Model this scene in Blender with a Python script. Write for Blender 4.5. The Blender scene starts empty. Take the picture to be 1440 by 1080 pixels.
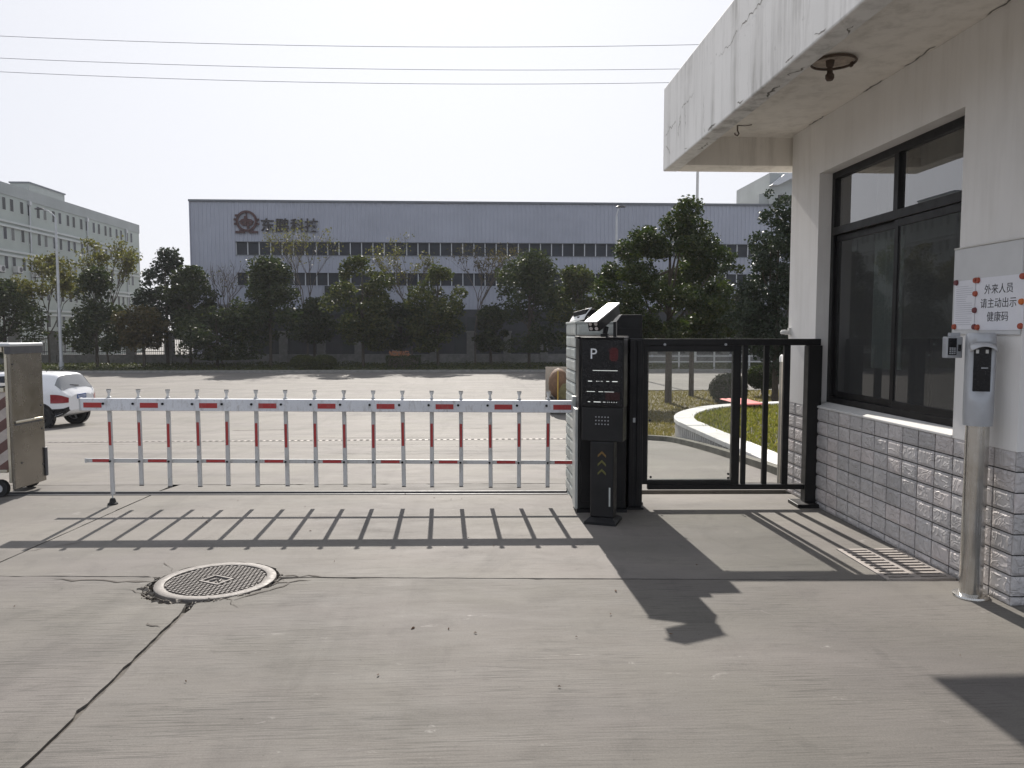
import bpy, bmesh, math, random
import numpy as np
from mathutils import Vector, Matrix, noise as mnoise

S = bpy.context.scene
COL = S.collection
R = math.radians

# ------------------------------------------------------------------ camera, sky, sun, exposure
CAM_H = 1.62
cam_data = bpy.data.cameras.new('camera')
cam = bpy.data.objects.new('camera', cam_data)
COL.objects.link(cam)
cam.location = (0, 0, CAM_H)
cam.rotation_euler = (R(90) - math.atan(74 / 1080), 0, -R(2.76))
cam_data.sensor_width = 36
cam_data.lens = 27
cam_data.clip_start = 0.05
cam_data.clip_end = 3000
S.camera = cam

SUN_EL, SUN_AZ = R(35.5), R(-2.3)          # azimuth measured from +Y towards +X
W = bpy.data.worlds.new('World')
S.world = W
W.use_nodes = True
wn = W.node_tree
wn.nodes.clear()
sky = wn.nodes.new('ShaderNodeTexSky')
sky.sky_type = 'NISHITA'
sky.sun_disc = False
sky.sun_elevation = SUN_EL
sky.sun_rotation = SUN_AZ
sky.altitude = 0
sky.air_density = 0.5
sky.dust_density = 3.0
sky.ozone_density = 1.0
bg = wn.nodes.new('ShaderNodeBackground')
SKY = 0.15
EXPO = 1.55
bg.inputs['Strength'].default_value = SKY
# high thin haze: an even white veil over the whole sky, and a soft shoulder so that the glare round the sun stays a hazy white
def vmath(op, a, b):
    nd = wn.nodes.new('ShaderNodeVectorMath')
    nd.operation = op
    for k_, v_ in ((0, a), (1, b)):
        if isinstance(v_, tuple):
            nd.inputs[k_].default_value = v_
        else:
            wn.links.new(v_, nd.inputs[k_])
    return nd.outputs[0]
def disp(*c):
    return tuple(v_ / SKY / 2 ** EXPO for v_ in c)
SHOULDER = disp(1.08, 1.11, 1.19)
veiled = vmath('ADD', sky.outputs[0], disp(.93, .965, 1.02))
soft = vmath('DIVIDE', vmath('MULTIPLY', veiled, SHOULDER), vmath('ADD', veiled, SHOULDER))
wn.links.new(soft, bg.inputs[0])
wo = wn.nodes.new('ShaderNodeOutputWorld')
wn.links.new(bg.outputs[0], wo.inputs[0])

sun_data = bpy.data.lights.new('sun', 'SUN')
sun = bpy.data.objects.new('sun', sun_data)
COL.objects.link(sun)
sun_data.energy = 2.35
sun_data.angle = R(0.53)
sun_data.color = (1.0, 0.94, 0.865)
sdir = Vector((math.sin(SUN_AZ) * math.cos(SUN_EL), math.cos(SUN_AZ) * math.cos(SUN_EL), math.sin(SUN_EL)))
sun.rotation_euler = sdir.to_track_quat('Z', 'Y').to_euler()
sun.location = (0, 0, 40)

S.view_settings.view_transform = 'Standard'
S.view_settings.look = 'None'
S.view_settings.gamma = 1
S.view_settings.use_curve_mapping = False
S.view_settings.exposure = EXPO
S.render.engine = 'CYCLES'
S.cycles.max_bounces = 8
S.cycles.transparent_max_bounces = 12

# ------------------------------------------------------------------ materials
def lin(h):
    """sRGB 0-255 triple to linear"""
    return tuple(((c / 255 + .055) / 1.055) ** 2.4 if c > 10 else c / 255 / 12.92 for c in h)

class NT:
    """small helper to wire node trees"""
    def __init__(s, name):
        s.m = bpy.data.materials.new(name)
        s.m.use_nodes = True
        s.t = s.m.node_tree
        s.t.nodes.clear()
        s.out = s.n('ShaderNodeOutputMaterial')
        s.b = s.n('ShaderNodeBsdfPrincipled')
        s.l(s.b.outputs[0], s.out.inputs[0])
    def n(s, t, **k):
        nd = s.t.nodes.new(t)
        for a, v in k.items():
            setattr(nd, a, v)
        return nd
    def l(s, a, b):
        s.t.links.new(a, b)
    def coords(s, kind='pos', scale=(1, 1, 1)):
        mp = s.n('ShaderNodeMapping')
        mp.inputs['Scale'].default_value = scale
        if kind == 'pos':
            g = s.n('ShaderNodeNewGeometry')
            s.l(g.outputs['Position'], mp.inputs[0])
        else:
            g = s.n('ShaderNodeTexCoord')
            s.l(g.outputs['Object'], mp.inputs[0])
        return mp.outputs[0]
    def noise(s, co, scale, detail=4, rough=.55, dist=0):
        nd = s.n('ShaderNodeTexNoise')
        nd.inputs['Scale'].default_value = scale
        nd.inputs['Detail'].default_value = detail
        nd.inputs['Roughness'].default_value = rough
        nd.inputs['Distortion'].default_value = dist
        s.l(co, nd.inputs['Vector'])
        return nd.outputs['Fac']
    def ramp(s, fac, stops):
        r = s.n('ShaderNodeValToRGB')
        e = r.color_ramp.elements
        while len(e) < len(stops):
            e.new(.5)
        for i, (p, c) in enumerate(stops):
            e[i].position = p
            e[i].color = (*c, 1) if isinstance(c, (tuple, list)) else (c, c, c, 1)
        s.l(fac, r.inputs[0])
        return r.outputs[0]
    def mix(s, a, b, fac, mode='MIX'):
        m = s.n('ShaderNodeMix', data_type='RGBA', blend_type=mode)
        for i, v in ((0, fac), (6, a), (7, b)):
            if isinstance(v, bpy.types.NodeSocket):
                s.l(v, m.inputs[i])
            elif isinstance(v, (tuple, list)):
                m.inputs[i].default_value = (*v[:3], 1)
            else:
                m.inputs[i].default_value = v if i == 0 else (v, v, v, 1)
        return m.outputs[2]
    def math(s, op, a, b=0.0):
        m = s.n('ShaderNodeMath', operation=op)
        for i, v in ((0, a), (1, b)):
            if isinstance(v, bpy.types.NodeSocket):
                s.l(v, m.inputs[i])
            else:
                m.inputs[i].default_value = v
        return m.outputs[0]
    def bump(s, h, strength=.3, dist=.01, prev=None):
        b = s.n('ShaderNodeBump')
        b.inputs['Strength'].default_value = strength
        b.inputs['Distance'].default_value = dist
        s.l(h, b.inputs['Height'])
        if prev is not None:
            s.l(prev, b.inputs['Normal'])
        return b.outputs[0]
    def set(s, **k):
        for a, v in k.items():
            inp = s.b.inputs[a.replace('_', ' ')]
            if isinstance(v, bpy.types.NodeSocket):
                s.l(v, inp)
            elif isinstance(v, (tuple, list)):
                inp.default_value = (*v[:3], 1)
            else:
                inp.default_value = v
        return s

M = {}
def simple(name, col, rough=.6, metal=0, var=.12, scale=8, bump=0.0, bscale=60, kind='obj', spec=.5):
    """one colour broken up by two noises, slightly uneven gloss"""
    t = NT(name)
    co = t.coords(kind)
    f = t.noise(co, scale, 5, .6)
    lo = tuple(c * (1 - var) for c in col)
    hi = tuple(min(1, c * (1 + var)) for c in col)
    c = t.ramp(f, [(.3, lo), (.7, hi)])
    rr = t.ramp(t.noise(co, scale * 2.3, 3), [(.3, max(.03, rough - .08)), (.7, min(1, rough + .08))])
    t.set(Base_Color=c, Roughness=rr, Metallic=metal, Specular_IOR_Level=spec)
    if bump:
        t.set(Normal=t.bump(t.noise(co, bscale, 3), bump, .004))
    M[name] = t.m
    return t.m

def concrete(name, base, broom=1.0, seed=0.0):
    t = NT(name)
    co = t.coords('pos')
    if seed:
        add = t.n('ShaderNodeVectorMath', operation='ADD')
        t.l(co, add.inputs[0])
        add.inputs[1].default_value = (seed, seed * .7, 0)
        co = add.outputs[0]
    def sc(x, y):
        mp = t.n('ShaderNodeMapping')
        mp.inputs['Scale'].default_value = (x, y, 1)
        t.l(co, mp.inputs[0])
        return mp.outputs[0]
    big = t.noise(sc(.38, .75), 1, 7, .62, .5)
    c = t.ramp(big, [(.28, tuple(v * .74 for v in base)), (.48, base), (.7, (base[0] * 1.24, base[1] * 1.23, base[2] * 1.24))])
    mid = t.noise(sc(1.6, 5.5), 1, 6, .7, .3)
    c = t.mix(c, t.ramp(mid, [(.3, .8), (.5, 1.0), (.72, 1.12)]), .4, 'MULTIPLY')
    blot = t.noise(sc(4.2, 4.6), 1, 5, .7, .6)
    c = t.mix(c, t.ramp(blot, [(.33, .78), (.46, 1.0), (.8, 1.04)]), .6, 'MULTIPLY')
    # fine sand grain
    grain = t.noise(co, 260, 2, .6)
    c = t.mix(c, t.ramp(grain, [(.3, .8), (.7, 1.15)]), .8, 'MULTIPLY')
    c = t.mix(c, t.ramp(t.noise(co, 95, 2, .7), [(.3, .86), (.7, 1.1)]), .8, 'MULTIPLY')
    # broom lines running along x, stronger in some areas
    lines = t.noise(sc(3.6, 74), 1, 2, .6, 0)
    lines2 = t.noise(sc(2.0, 32), 1, 2, .5, .1)
    area = t.ramp(t.noise(sc(.6, 1.3), 1, 5, .65, .6), [(.38, .1), (.58, 1.0)])
    lm = t.ramp(lines, [(.38, .52), (.46, 1.0), (.62, 1.02), (.75, 1.16)])
    c = t.mix(c, lm, t.math('MULTIPLY', area, .55 * broom), 'MULTIPLY')
    # dark specks and pits
    pit = t.noise(co, 34, 3, .6)
    c = t.mix(c, t.ramp(pit, [(.25, .5), (.33, 1.0)]), .8, 'MULTIPLY')
    # oil and water stains, faint tyre streaks running up the lane, pinkish dust
    st = t.noise(sc(.9, .55), 1, 5, .6, 1.4)
    c = t.mix(c, t.ramp(st, [(.60, 1.0), (.74, .68)]), .8, 'MULTIPLY')
    ty = t.noise(sc(2.6, .10), 1, 4, .6, .2)
    c = t.mix(c, t.ramp(ty, [(.54, 1.0), (.68, .84)]), .8, 'MULTIPLY')
    dustc = t.noise(sc(.7, .9), 1, 3, .5, .2)
    c = t.mix(c, t.mix((1.0, .985, .95), (1.0, .965, .98), t.ramp(dustc, [(.35, 0.0), (.65, 1.0)])), 1.0, 'MULTIPLY')
    # pale scuffs
    sf = t.noise(sc(2.4, 7.5), 1, 7, .75, 1.2)
    c = t.mix(c, (.6, .57, .54), t.ramp(sf, [(.64, 0.0), (.74, .4)]))
    t.set(Base_Color=c, Roughness=t.ramp(mid, [(.2, .72), (.8, .9)]), Specular_IOR_Level=.35)
    h = t.math('ADD', t.math('MULTIPLY', lines, area), t.math('MULTIPLY', lines2, .4))
    n1 = t.bump(h, .45 * broom, .006)
    n2 = t.bump(grain, .25, .002, n1)
    t.set(Normal=n2)
    M[name] = t.m
    return t.m

CB = (.145, .137, .124)
concrete('concrete_a', tuple(v * .95 for v in CB), 1.1)
concrete('concrete_b', tuple(v * .98 for v in CB), 1.15, 31.0)
concrete('concrete_c', tuple(v * 1.14 for v in CB), .7, 77.0)
concrete('concrete_far', tuple(v * 1.1 for v in CB), .8, 123.0)
simple('joint_filler', (.1, .09, .078), .95, var=.4, scale=25, bump=.5, bscale=60, kind='pos')
simple('old_paint', (.34, .325, .31), .85, var=.15, scale=40, kind='pos')
simple('soil', (.07, .055, .04), .95, var=.4, scale=14, bump=.6, bscale=40, kind='pos')
simple('rubble', (.2, .18, .155), .9, var=.35, scale=14, bump=.5, bscale=50)
simple('verge_soil', (.07, .072, .04), .95, var=.45, scale=1.5, kind='pos')
simple('kerb', (.24, .23, .215), .85, var=.2, scale=3, bump=.3, kind='pos')
simple('yard', (.2, .19, .175), .9, var=.15, scale=.3, kind='pos')

def wall_paint(name, base, streak=.5, dirt=(.33, .3, .25)):
    t = NT(name)
    co = t.coords('pos')
    def sc(x, y, z):
        mp = t.n('ShaderNodeMapping')
        mp.inputs['Scale'].default_value = (x, y, z)
        t.l(co, mp.inputs[0])
        return mp.outputs[0]
    f = t.noise(sc(1.2, 1.2, .8), 1, 6, .6, .3)
    c = t.ramp(f, [(.3, tuple(v * .88 for v in base)), (.65, base)])
    st = t.noise(sc(7, 7, .55), 1, 6, .7, .2)
    stm = t.ramp(st, [(.46, 0.0), (.68, 1.0)])
    area = t.ramp(t.noise(sc(.9, .9, 1.4), 1, 4, .6), [(.32, .1), (.58, 1.0)])
    c = t.mix(c, dirt, t.math('MULTIPLY', t.math('MULTIPLY', stm, area), streak))
    sp = t.noise(sc(16, 16, 16), 1, 6, .75, .4)
    c = t.mix(c, tuple(v * .6 for v in dirt), t.math('MULTIPLY', t.ramp(sp, [(.64, 0.0), (.72, 1.0)]), streak * .7))
    t.set(Base_Color=c, Roughness=.82, Specular_IOR_Level=.3)
    g = t.noise(co, 45, 4, .6)
    t.set(Normal=t.bump(g, .18, .004))
    M[name] = t.m
wall_paint('wall_white', (.82, .80, .775), .2)
wall_paint('fascia_paint', (.82, .81, .79), .8, (.3, .29, .27))
wall_paint('soffit_paint', (.86, .82, .76), .4)
wall_paint('sill_white', (.7, .69, .67), .3)
simple('crack_dark', (.07, .06, .05), .95, var=.3)
simple('crack_soft', (.2, .19, .175), .95, var=.3)
simple('pipe_dull', (.36, .34, .3), .5, var=.15)

def tile_mat(name, base, relief=1.0):
    t = NT(name)
    tc = t.n('ShaderNodeTexCoord')
    oi = t.n('ShaderNodeObjectInfo')
    add = t.n('ShaderNodeVectorMath', operation='MULTIPLY_ADD')
    t.l(tc.outputs['Object'], add.inputs[0])
    add.inputs[1].default_value = (1, 1, 1)
    comb = t.n('ShaderNodeCombineXYZ')
    t.l(t.math('MULTIPLY', oi.outputs['Random'], 40.0), comb.inputs[0])
    t.l(comb.outputs[0], add.inputs[2])
    co = add.outputs[0]
    sw = t.noise(co, 8.5, 2, .5, 1.6)
    tone = t.ramp(oi.outputs['Random'], [(0, tuple(v * .86 for v in base)), (.5, base), (1, (base[0] * 1.12, base[1] * 1.07, base[2] * 1.05))])
    c = t.mix(tone, t.ramp(t.noise(t.coords('pos'), 2.2, 5, .65), [(.3, .74), (.6, 1.06)]), .8, 'MULTIPLY')
    c = t.mix(c, t.ramp(t.noise(co, 50, 4, .7), [(.3, .85), (.7, 1.08)]), .8, 'MULTIPLY')
    t.set(Base_Color=c, Roughness=t.ramp(t.noise(co, 30, 3), [(.3, .5), (.7, .68)]), Specular_IOR_Level=.4)
    crest = t.ramp(sw, [(.42, 0.0), (.5, 1.0), (.58, 0.15)])
    t.set(Normal=t.bump(t.noise(co, 120, 2), .1, .002, t.bump(crest, .6 * relief, .012)))
    M[name] = t.m
tile_mat('tile_grey', (.57, .545, .535), .95)
tile_mat('tile_green', (.52, .545, .51), .25)
simple('grout_and_gap_shade', (.06, .057, .054), .95, var=.25, scale=20, kind='pos')
simple('tile_dark', (.3, .285, .285), .5, var=.2, scale=8)

simple('black_metal', (.011, .0105, .011), .42, var=.3, scale=5, bump=.05, spec=.28)
simple('charcoal_metal', (.015, .015, .016), .45, var=.3, scale=5, bump=.05, spec=.28)
simple('black_plastic', (.008, .008, .01), .25, var=.2, spec=.3)
simple('rubber', (.02, .02, .02), .85, var=.3, scale=20)
simple('white_enamel', (.72, .735, .77), .38, var=.1, scale=5)
def grimy(name, col, rough, grime=(.2, .17, .13)):
    t = NT(name)
    co = t.coords('pos')
    c = t.ramp(t.noise(co, 3, 5, .6), [(.3, tuple(v * .9 for v in col)), (.7, col)])
    mp = t.n('ShaderNodeMapping')
    mp.inputs['Scale'].default_value = (26, 26, 9)
    t.l(co, mp.inputs[0])
    f = t.noise(mp.outputs[0], 1, 6, .75, .3)
    c = t.mix(c, grime, t.ramp(f, [(.52, 0.0), (.72, .55)]))
    chip = t.noise(co, 70, 4, .7)
    c = t.mix(c, tuple(v * .5 for v in grime), t.ramp(chip, [(.66, 0.0), (.69, .8)]))
    t.set(Base_Color=c, Roughness=t.ramp(f, [(.3, rough), (.7, rough + .25)]))
    M[name] = t.m
simple('cream_alu', (.56, .56, .55), .42, var=.14, scale=7)
simple('red_reflective', (.42, .03, .03), .4, var=.15, scale=30)
simple('grey_alu', (.5, .52, .5), .45, .3, var=.12, scale=7)
simple('camera_white', (.78, .78, .77), .4, var=.05)
simple('lens_glass', (.5, .46, .45), .15, var=.2)
simple('rust', (.1, .072, .055), .9, var=.4, scale=20, bump=.4)
simple('rust_white', (.42, .35, .29), .85, var=.35, scale=20, bump=.3)
simple('steel_frame', (.62, .58, .48), .33, .85, var=.15, scale=6, bump=.04)
simple('dark_slot', (.01, .01, .01), .9)
simple('paper', (.74, .74, .78), .6, var=.03, scale=10)
simple('acrylic_board', (.6, .6, .6), .45, var=.05, scale=5)
simple('ink', (.015, .015, .018), .7, var=.1)
simple('faint_ink', (.48, .48, .52), .7, var=.1)
simple('magnet_red', (.36, .07, .035), .4, var=.2, scale=60)
simple('magnet_orange', (.55, .14, .02), .4, var=.2, scale=60)
simple('magnet_dark', (.16, .04, .045), .4, var=.2, scale=60)
simple('silver_plastic', (.42, .43, .45), .38, .25, var=.08, scale=8)
simple('hood_silver', (.5, .5, .51), .35, .3, var=.08)
simple('cast_iron', (.165, .15, .138), .65, .1, var=.18, scale=14, bump=.4, bscale=120)
simple('cast_iron_low', (.13, .118, .108), .75, .1, var=.25, scale=30, bump=.4, bscale=120)
simple('grate_steel', (.34, .305, .28), .65, .15, var=.2, scale=10, bump=.2)
simple('galvanised', (.5, .51, .52), .5, .4, var=.1, scale=3)
simple('lamp_dark', (.08, .08, .085), .5)
simple('wire', (.38, .39, .43), .7)
simple('bark', (.06, .048, .036), .9, var=.4, scale=9, bump=.7, bscale=25)
simple('bark_pale', (.22, .2, .17), .9, var=.35, scale=6, bump=.5, bscale=25)
simple('twig', (.11, .09, .075), .9, var=.3)
simple('planter_white', (.66, .64, .62), .6, var=.12, scale=7, bump=.15, kind='pos')
simple('cloth_red', (.6, .16, .14), .7, var=.15, scale=4)
simple('car_paint', (.78, .78, .79), .22, var=.02, scale=2, spec=.6)
simple('tail_lamp', (.25, .012, .02), .15, var=.2, scale=20)
simple('plate_blue', (.07, .12, .3), .4)
simple('plate_white', (.75, .76, .78), .4)
simple('tarp_brown', (.17, .095, .05), .7, var=.35, scale=6, bump=.5, bscale=14)
simple('yellow_paint', (.55, .36, .07), .5, var=.2)
simple('olive_cloth', (.16, .14, .06), .8, var=.4, scale=7)
simple('panel_beige', (.5, .44, .36), .6, var=.1)
simple('flower_orange', (.4, .17, .08), .7, var=.3)
simple('curtain', (.55, .56, .56), .85, var=.1, scale=3)
simple('curtain_far', (.16, .165, .16), .8, var=.2)
simple('room_wall', (.5, .5, .49), .9, var=.05)
simple('furniture', (.05, .045, .04), .6, var=.2)
simple('pipe_white', (.66, .65, .62), .4, var=.06)
simple('sign_red', (.075, .032, .032), .6, var=.2)
simple('sign_dark', (.035, .03, .032), .6, var=.2)
simple('dry_leaf', (.12, .06, .03), .8, var=.4)

grimy('white_enamel', (.72, .735, .77), .35)
grimy('cream_alu', (.57, .57, .56), .4)
grimy('red_reflective', (.42, .035, .035), .4, (.3, .2, .18))

def brushed(name, base, rough):
    t = NT(name)
    co = t.coords('obj', (1, 1, 1))
    mp = t.n('ShaderNodeMapping')
    mp.inputs['Scale'].default_value = (40, 40, .6)
    t.l(co, mp.inputs[0])
    f = t.noise(mp.outputs[0], 4, 3)
    d = t.noise(co, 3, 5, .65)
    c = t.mix(base, (base[0] * .62, base[1] * .55, base[2] * .45), t.ramp(d, [(.4, 0.0), (.75, .8)]))
    t.set(Base_Color=c, Metallic=.95, Roughness=t.ramp(f, [(.3, rough), (.7, rough + .14)]))
    t.set(Normal=t.bump(d, .1, .02))
    M[name] = t.m
brushed('stainless', (.66, .65, .63), .16)
simple('stainless_dirty', (.27, .25, .22), .25, .85, var=.22, scale=2.2, bump=.03, bscale=9)

def striped(name, a, b, period, width=.5, ang=35):
    """real painted hazard stripes (flat print)"""
    t = NT(name)
    co = t.coords('obj')
    mp = t.n('ShaderNodeMapping')
    mp.inputs['Rotation'].default_value = (0, R(ang), 0)
    t.l(co, mp.inputs[0])
    sx = t.n('ShaderNodeSeparateXYZ')
    t.l(mp.outputs[0], sx.inputs[0])
    fr = t.math('FRACT', t.math('MULTIPLY', sx.outputs[2], 1 / period))
    s = t.math('GREATER_THAN', fr, width)
    c = t.mix(a, b, s)
    c = t.mix(c, t.ramp(t.noise(co, 12, 5, .7), [(.3, .7), (.6, 1.0)]), .8, 'MULTIPLY')
    t.set(Base_Color=c, Roughness=.5)
    M[name] = t.m
striped('hazard', (.5, .44, .4), (.14, .07, .06), .17)

def glass(name, tint, refl=.1, haze=.0, rough=.0, mul=1.0):
    m = bpy.data.materials.new(name)
    m.use_nodes = True
    t = m.node_tree
    t.nodes.clear()
    out = t.nodes.new('ShaderNodeOutputMaterial')
    tr = t.nodes.new('ShaderNodeBsdfTransparent')
    tr.inputs[0].default_value = (*tint, 1)
    gl = t.nodes.new('ShaderNodeBsdfGlossy')
    gl.inputs['Roughness'].default_value = rough
    df = t.nodes.new('ShaderNodeBsdfDiffuse')
    df.inputs[0].default_value = (.5, .5, .5, 1)
    lw = t.nodes.new('ShaderNodeFresnel')
    lw.inputs['IOR'].default_value = 1.5
    ad = t.nodes.new('ShaderNodeMath')
    ad.operation = 'ADD'
    ad.use_clamp = True
    ad.inputs[1].default_value = refl
    mu = t.nodes.new('ShaderNodeMath')
    mu.operation = 'MULTIPLY'
    mu.inputs[1].default_value = mul
    t.links.new(lw.outputs[0], mu.inputs[0])
    t.links.new(mu.outputs[0], ad.inputs[0])
    mh = t.nodes.new('ShaderNodeMixShader')
    mh.inputs[0].default_value = haze
    t.links.new(tr.outputs[0], mh.inputs[1])
    t.links.new(df.outputs[0], mh.inputs[2])
    mx = t.nodes.new('ShaderNodeMixShader')
    t.links.new(ad.outputs[0], mx.inputs[0])
    t.links.new(mh.outputs[0], mx.inputs[1])
    t.links.new(gl.outputs[0], mx.inputs[2])
    t.links.new(mx.outputs[0], out.inputs[0])
    M[name] = m
glass('window_glass', (.45, .45, .43), .24, .06)
glass('window_glass_dark', (.4, .46, .43), .015, .09, .015)
simple('kerb_mossy', (.12, .115, .095), .95, var=.35, scale=5, bump=.4, kind='pos')
glass('clear_sheet', (.93, .94, .93), .0, .03)
simple('far_glass', (.03, .035, .045), .15, var=.35, scale=.6, kind='pos', spec=.14)
simple('far_glass_dim', (.045, .05, .05), .35, var=.3, scale=.6, kind='pos', spec=.12)
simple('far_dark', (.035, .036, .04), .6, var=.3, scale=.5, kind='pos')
simple('cladding', (.385, .4, .465), .55, .0, var=.07, scale=.35, kind='pos')
simple('roof_trim', (.16, .17, .19), .6, var=.1, scale=1)
simple('mullion', (.55, .56, .58), .5, var=.05)
simple('render_pale', (.4, .435, .40), .85, var=.1, scale=.25, kind='pos')
simple('render_band', (.52, .54, .52), .85, var=.08, scale=.4, kind='pos')
simple('render_parapet', (.36, .38, .37), .85, var=.1, scale=.3, kind='pos')
simple('fence_stone', (.2, .195, .185), .9, var=.25, scale=3)
simple('fence_iron', (.03, .03, .032), .6)
simple('red_brick_patch', (.32, .22, .18), .9, var=.15, scale=1)

def leaf_mat(name, cols, trans=.35, rough=.55, spec=.3):
    t = NT(name)
    g = t.n('ShaderNodeNewGeometry')
    rnd = g.outputs['Random Per Island']
    n = t.noise(t.coords('pos'), .9, 3)
    f = t.math('ADD', t.math('MULTIPLY', rnd, .7), t.math('MULTIPLY', n, .3))
    k = len(cols)
    c = t.ramp(f, [(.08 + .84 * i / (k - 1), cols[i]) for i in range(k)])
    t.set(Base_Color=c, Roughness=rough, Specular_IOR_Level=spec)
    tl = t.n('ShaderNodeBsdfTranslucent')
    tc = t.mix(c, (1.0, 1.15, .5), .8, 'MULTIPLY')
    t.l(tc, tl.inputs[0])
    ms = t.n('ShaderNodeMixShader')
    ms.inputs[0].default_value = trans
    t.l(t.b.outputs[0], ms.inputs[1])
    t.l(tl.outputs[0], ms.inputs[2])
    t.l(ms.outputs[0], t.out.inputs[0])
    M[name] = t.m
leaf_mat('leaf_dark', [(.02, .032, .012), (.036, .05, .018), (.075, .082, .028)], .3)
leaf_mat('leaf_mid', [(.026, .04, .012), (.055, .066, .02), (.12, .118, .035)], .36)
leaf_mat('leaf_yellow', [(.06, .065, .022), (.13, .125, .04), (.2, .165, .055)], .4)
leaf_mat('leaf_brown', [(.05, .045, .02), (.09, .075, .03), (.13, .09, .035)], .35)
leaf_mat('leaf_glossy', [(.018, .03, .018), (.028, .042, .024), (.045, .058, .032)], .22, .45, .32)
leaf_mat('leaf_big', [(.02, .036, .012), (.04, .058, .018), (.085, .09, .03)], .32, .48, .3)
leaf_mat('blade_green', [(.08, .085, .025), (.17, .165, .045), (.27, .22, .09)], .5, .7, .1)
leaf_mat('blade_dry', [(.11, .1, .035), (.2, .155, .06), (.27, .2, .09)], .45, .7, .1)
simple('turf', (.065, .06, .028), .95, var=.4, scale=5, kind='pos')
simple('turf_dry', (.12, .098, .05), .95, var=.45, scale=2.5, kind='pos')

# ------------------------------------------------------------------ geometry helpers
class MB:
    """collects polygons for one mesh"""
    def __init__(s):
        s.v, s.f = [], []
    def add(s, vs, fs):
        b = len(s.v)
        s.v += [tuple(p) for p in vs]
        s.f += [tuple(b + i for i in f) for f in fs]
        return s
    def box(s, x0, y0, z0, x1, y1, z1):
        x0, x1 = sorted((x0, x1)); y0, y1 = sorted((y0, y1)); z0, z1 = sorted((z0, z1))
        return s.add([(x0, y0, z0), (x1, y0, z0), (x1, y1, z0), (x0, y1, z0), (x0, y0, z1), (x1, y0, z1), (x1, y1, z1), (x0, y1, z1)],
                     [(0, 3, 2, 1), (4, 5, 6, 7), (0, 1, 5, 4), (1, 2, 6, 5), (2, 3, 7, 6), (3, 0, 4, 7)])
    def tube(s, pts, rad, n=8, cap=True):
        pts = [Vector(p) for p in pts]
        rad = rad if isinstance(rad, (list, tuple)) else [rad] * len(pts)
        ref = None
        rings = []
        for i, p in enumerate(pts):
            d = (pts[min(i + 1, len(pts) - 1)] - pts[max(i - 1, 0)]).normalized()
            if ref is None:
                ref = Vector((1, 0, 0)) if abs(d.x) < .9 else Vector((0, 1, 0))
            u = (ref - d * ref.dot(d))
            u = u.normalized() if u.length > 1e-5 else d.orthogonal().normalized()
            w = d.cross(u)
            ref = u
            rings.append([p + (u * math.cos(2 * math.pi * k / n) + w * math.sin(2 * math.pi * k / n)) * rad[i] for k in range(n)])
        vs = [q for r in rings for q in r]
        fs = [(i * n + k, i * n + (k + 1) % n, (i + 1) * n + (k + 1) % n, (i + 1) * n + k) for i in range(len(pts) - 1) for k in range(n)]
        if cap:
            fs.append(tuple(reversed(range(n))))
            fs.append(tuple(range(len(vs) - n, len(vs))))
        return s.add(vs, fs)
    def cyl(s, x, y, z0, z1, r, n=20, r1=None):
        return s.tube([(x, y, z0), (x, y, z1)], [r, r if r1 is None else r1], n)
    def lathe(s, prof, n=24, c=(0, 0, 0)):
        """profile of (r, z) about z"""
        vs = [(c[0] + r * math.cos(2 * math.pi * k / n), c[1] + r * math.sin(2 * math.pi * k / n), c[2] + z) for r, z in prof for k in range(n)]
        fs = [(i * n + k, i * n + (k + 1) % n, (i + 1) * n + (k + 1) % n, (i + 1) * n + k) for i in range(len(prof) - 1) for k in range(n)]
        return s.add(vs, fs)
    def prism(s, poly, axis, a, b):
        """polygon (2D) pushed along an axis from a to b"""
        def P(p, t):
            return {'x': (t, p[0], p[1]), 'y': (p[0], t, p[1]), 'z': (p[0], p[1], t)}[axis]
        n = len(poly)
        return s.add([P(p, a) for p in poly] + [P(p, b) for p in poly],
                     [tuple(range(n)), tuple(reversed(range(n, 2 * n)))] + [(i, n + i, n + (i + 1) % n, (i + 1) % n) for i in range(n)])
    def move(s, m):
        s.v = [tuple(m @ Vector(p)) for p in s.v]
        return s
    def mesh(s, name, mat, smooth=False, recalc=True):
        me = bpy.data.meshes.new(name)
        me.from_pydata(s.v, [], s.f)
        me.materials.append(M[mat])
        if recalc:
            bm = bmesh.new()
            bm.from_mesh(me)
            bmesh.ops.recalc_face_normals(bm, faces=bm.faces)
            bm.to_mesh(me)
            bm.free()
        if smooth:
            me.polygons.foreach_set('use_smooth', [True] * len(me.polygons))
            try:
                me.set_sharp_from_angle(angle=R(40))
            except Exception:
                pass
        me.update()
        return me

def thing(name, label, cat, loc=(0, 0, 0), rz=0.0, group=None):
    o = bpy.data.objects.new(name, None)
    COL.objects.link(o)
    o.location = loc
    o.rotation_euler = (0, 0, rz)
    o.empty_display_size = .1
    o['label'] = label
    o['category'] = cat
    if group:
        o['group'] = group
    return o

def tag(o, label=None, cat=None, group=None, kind=None):
    if label: o['label'] = label
    if cat: o['category'] = cat
    if group: o['group'] = group
    if kind: o['kind'] = kind
    return o

def top_of(o):
    while o.parent:
        o = o.parent
    return o

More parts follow.
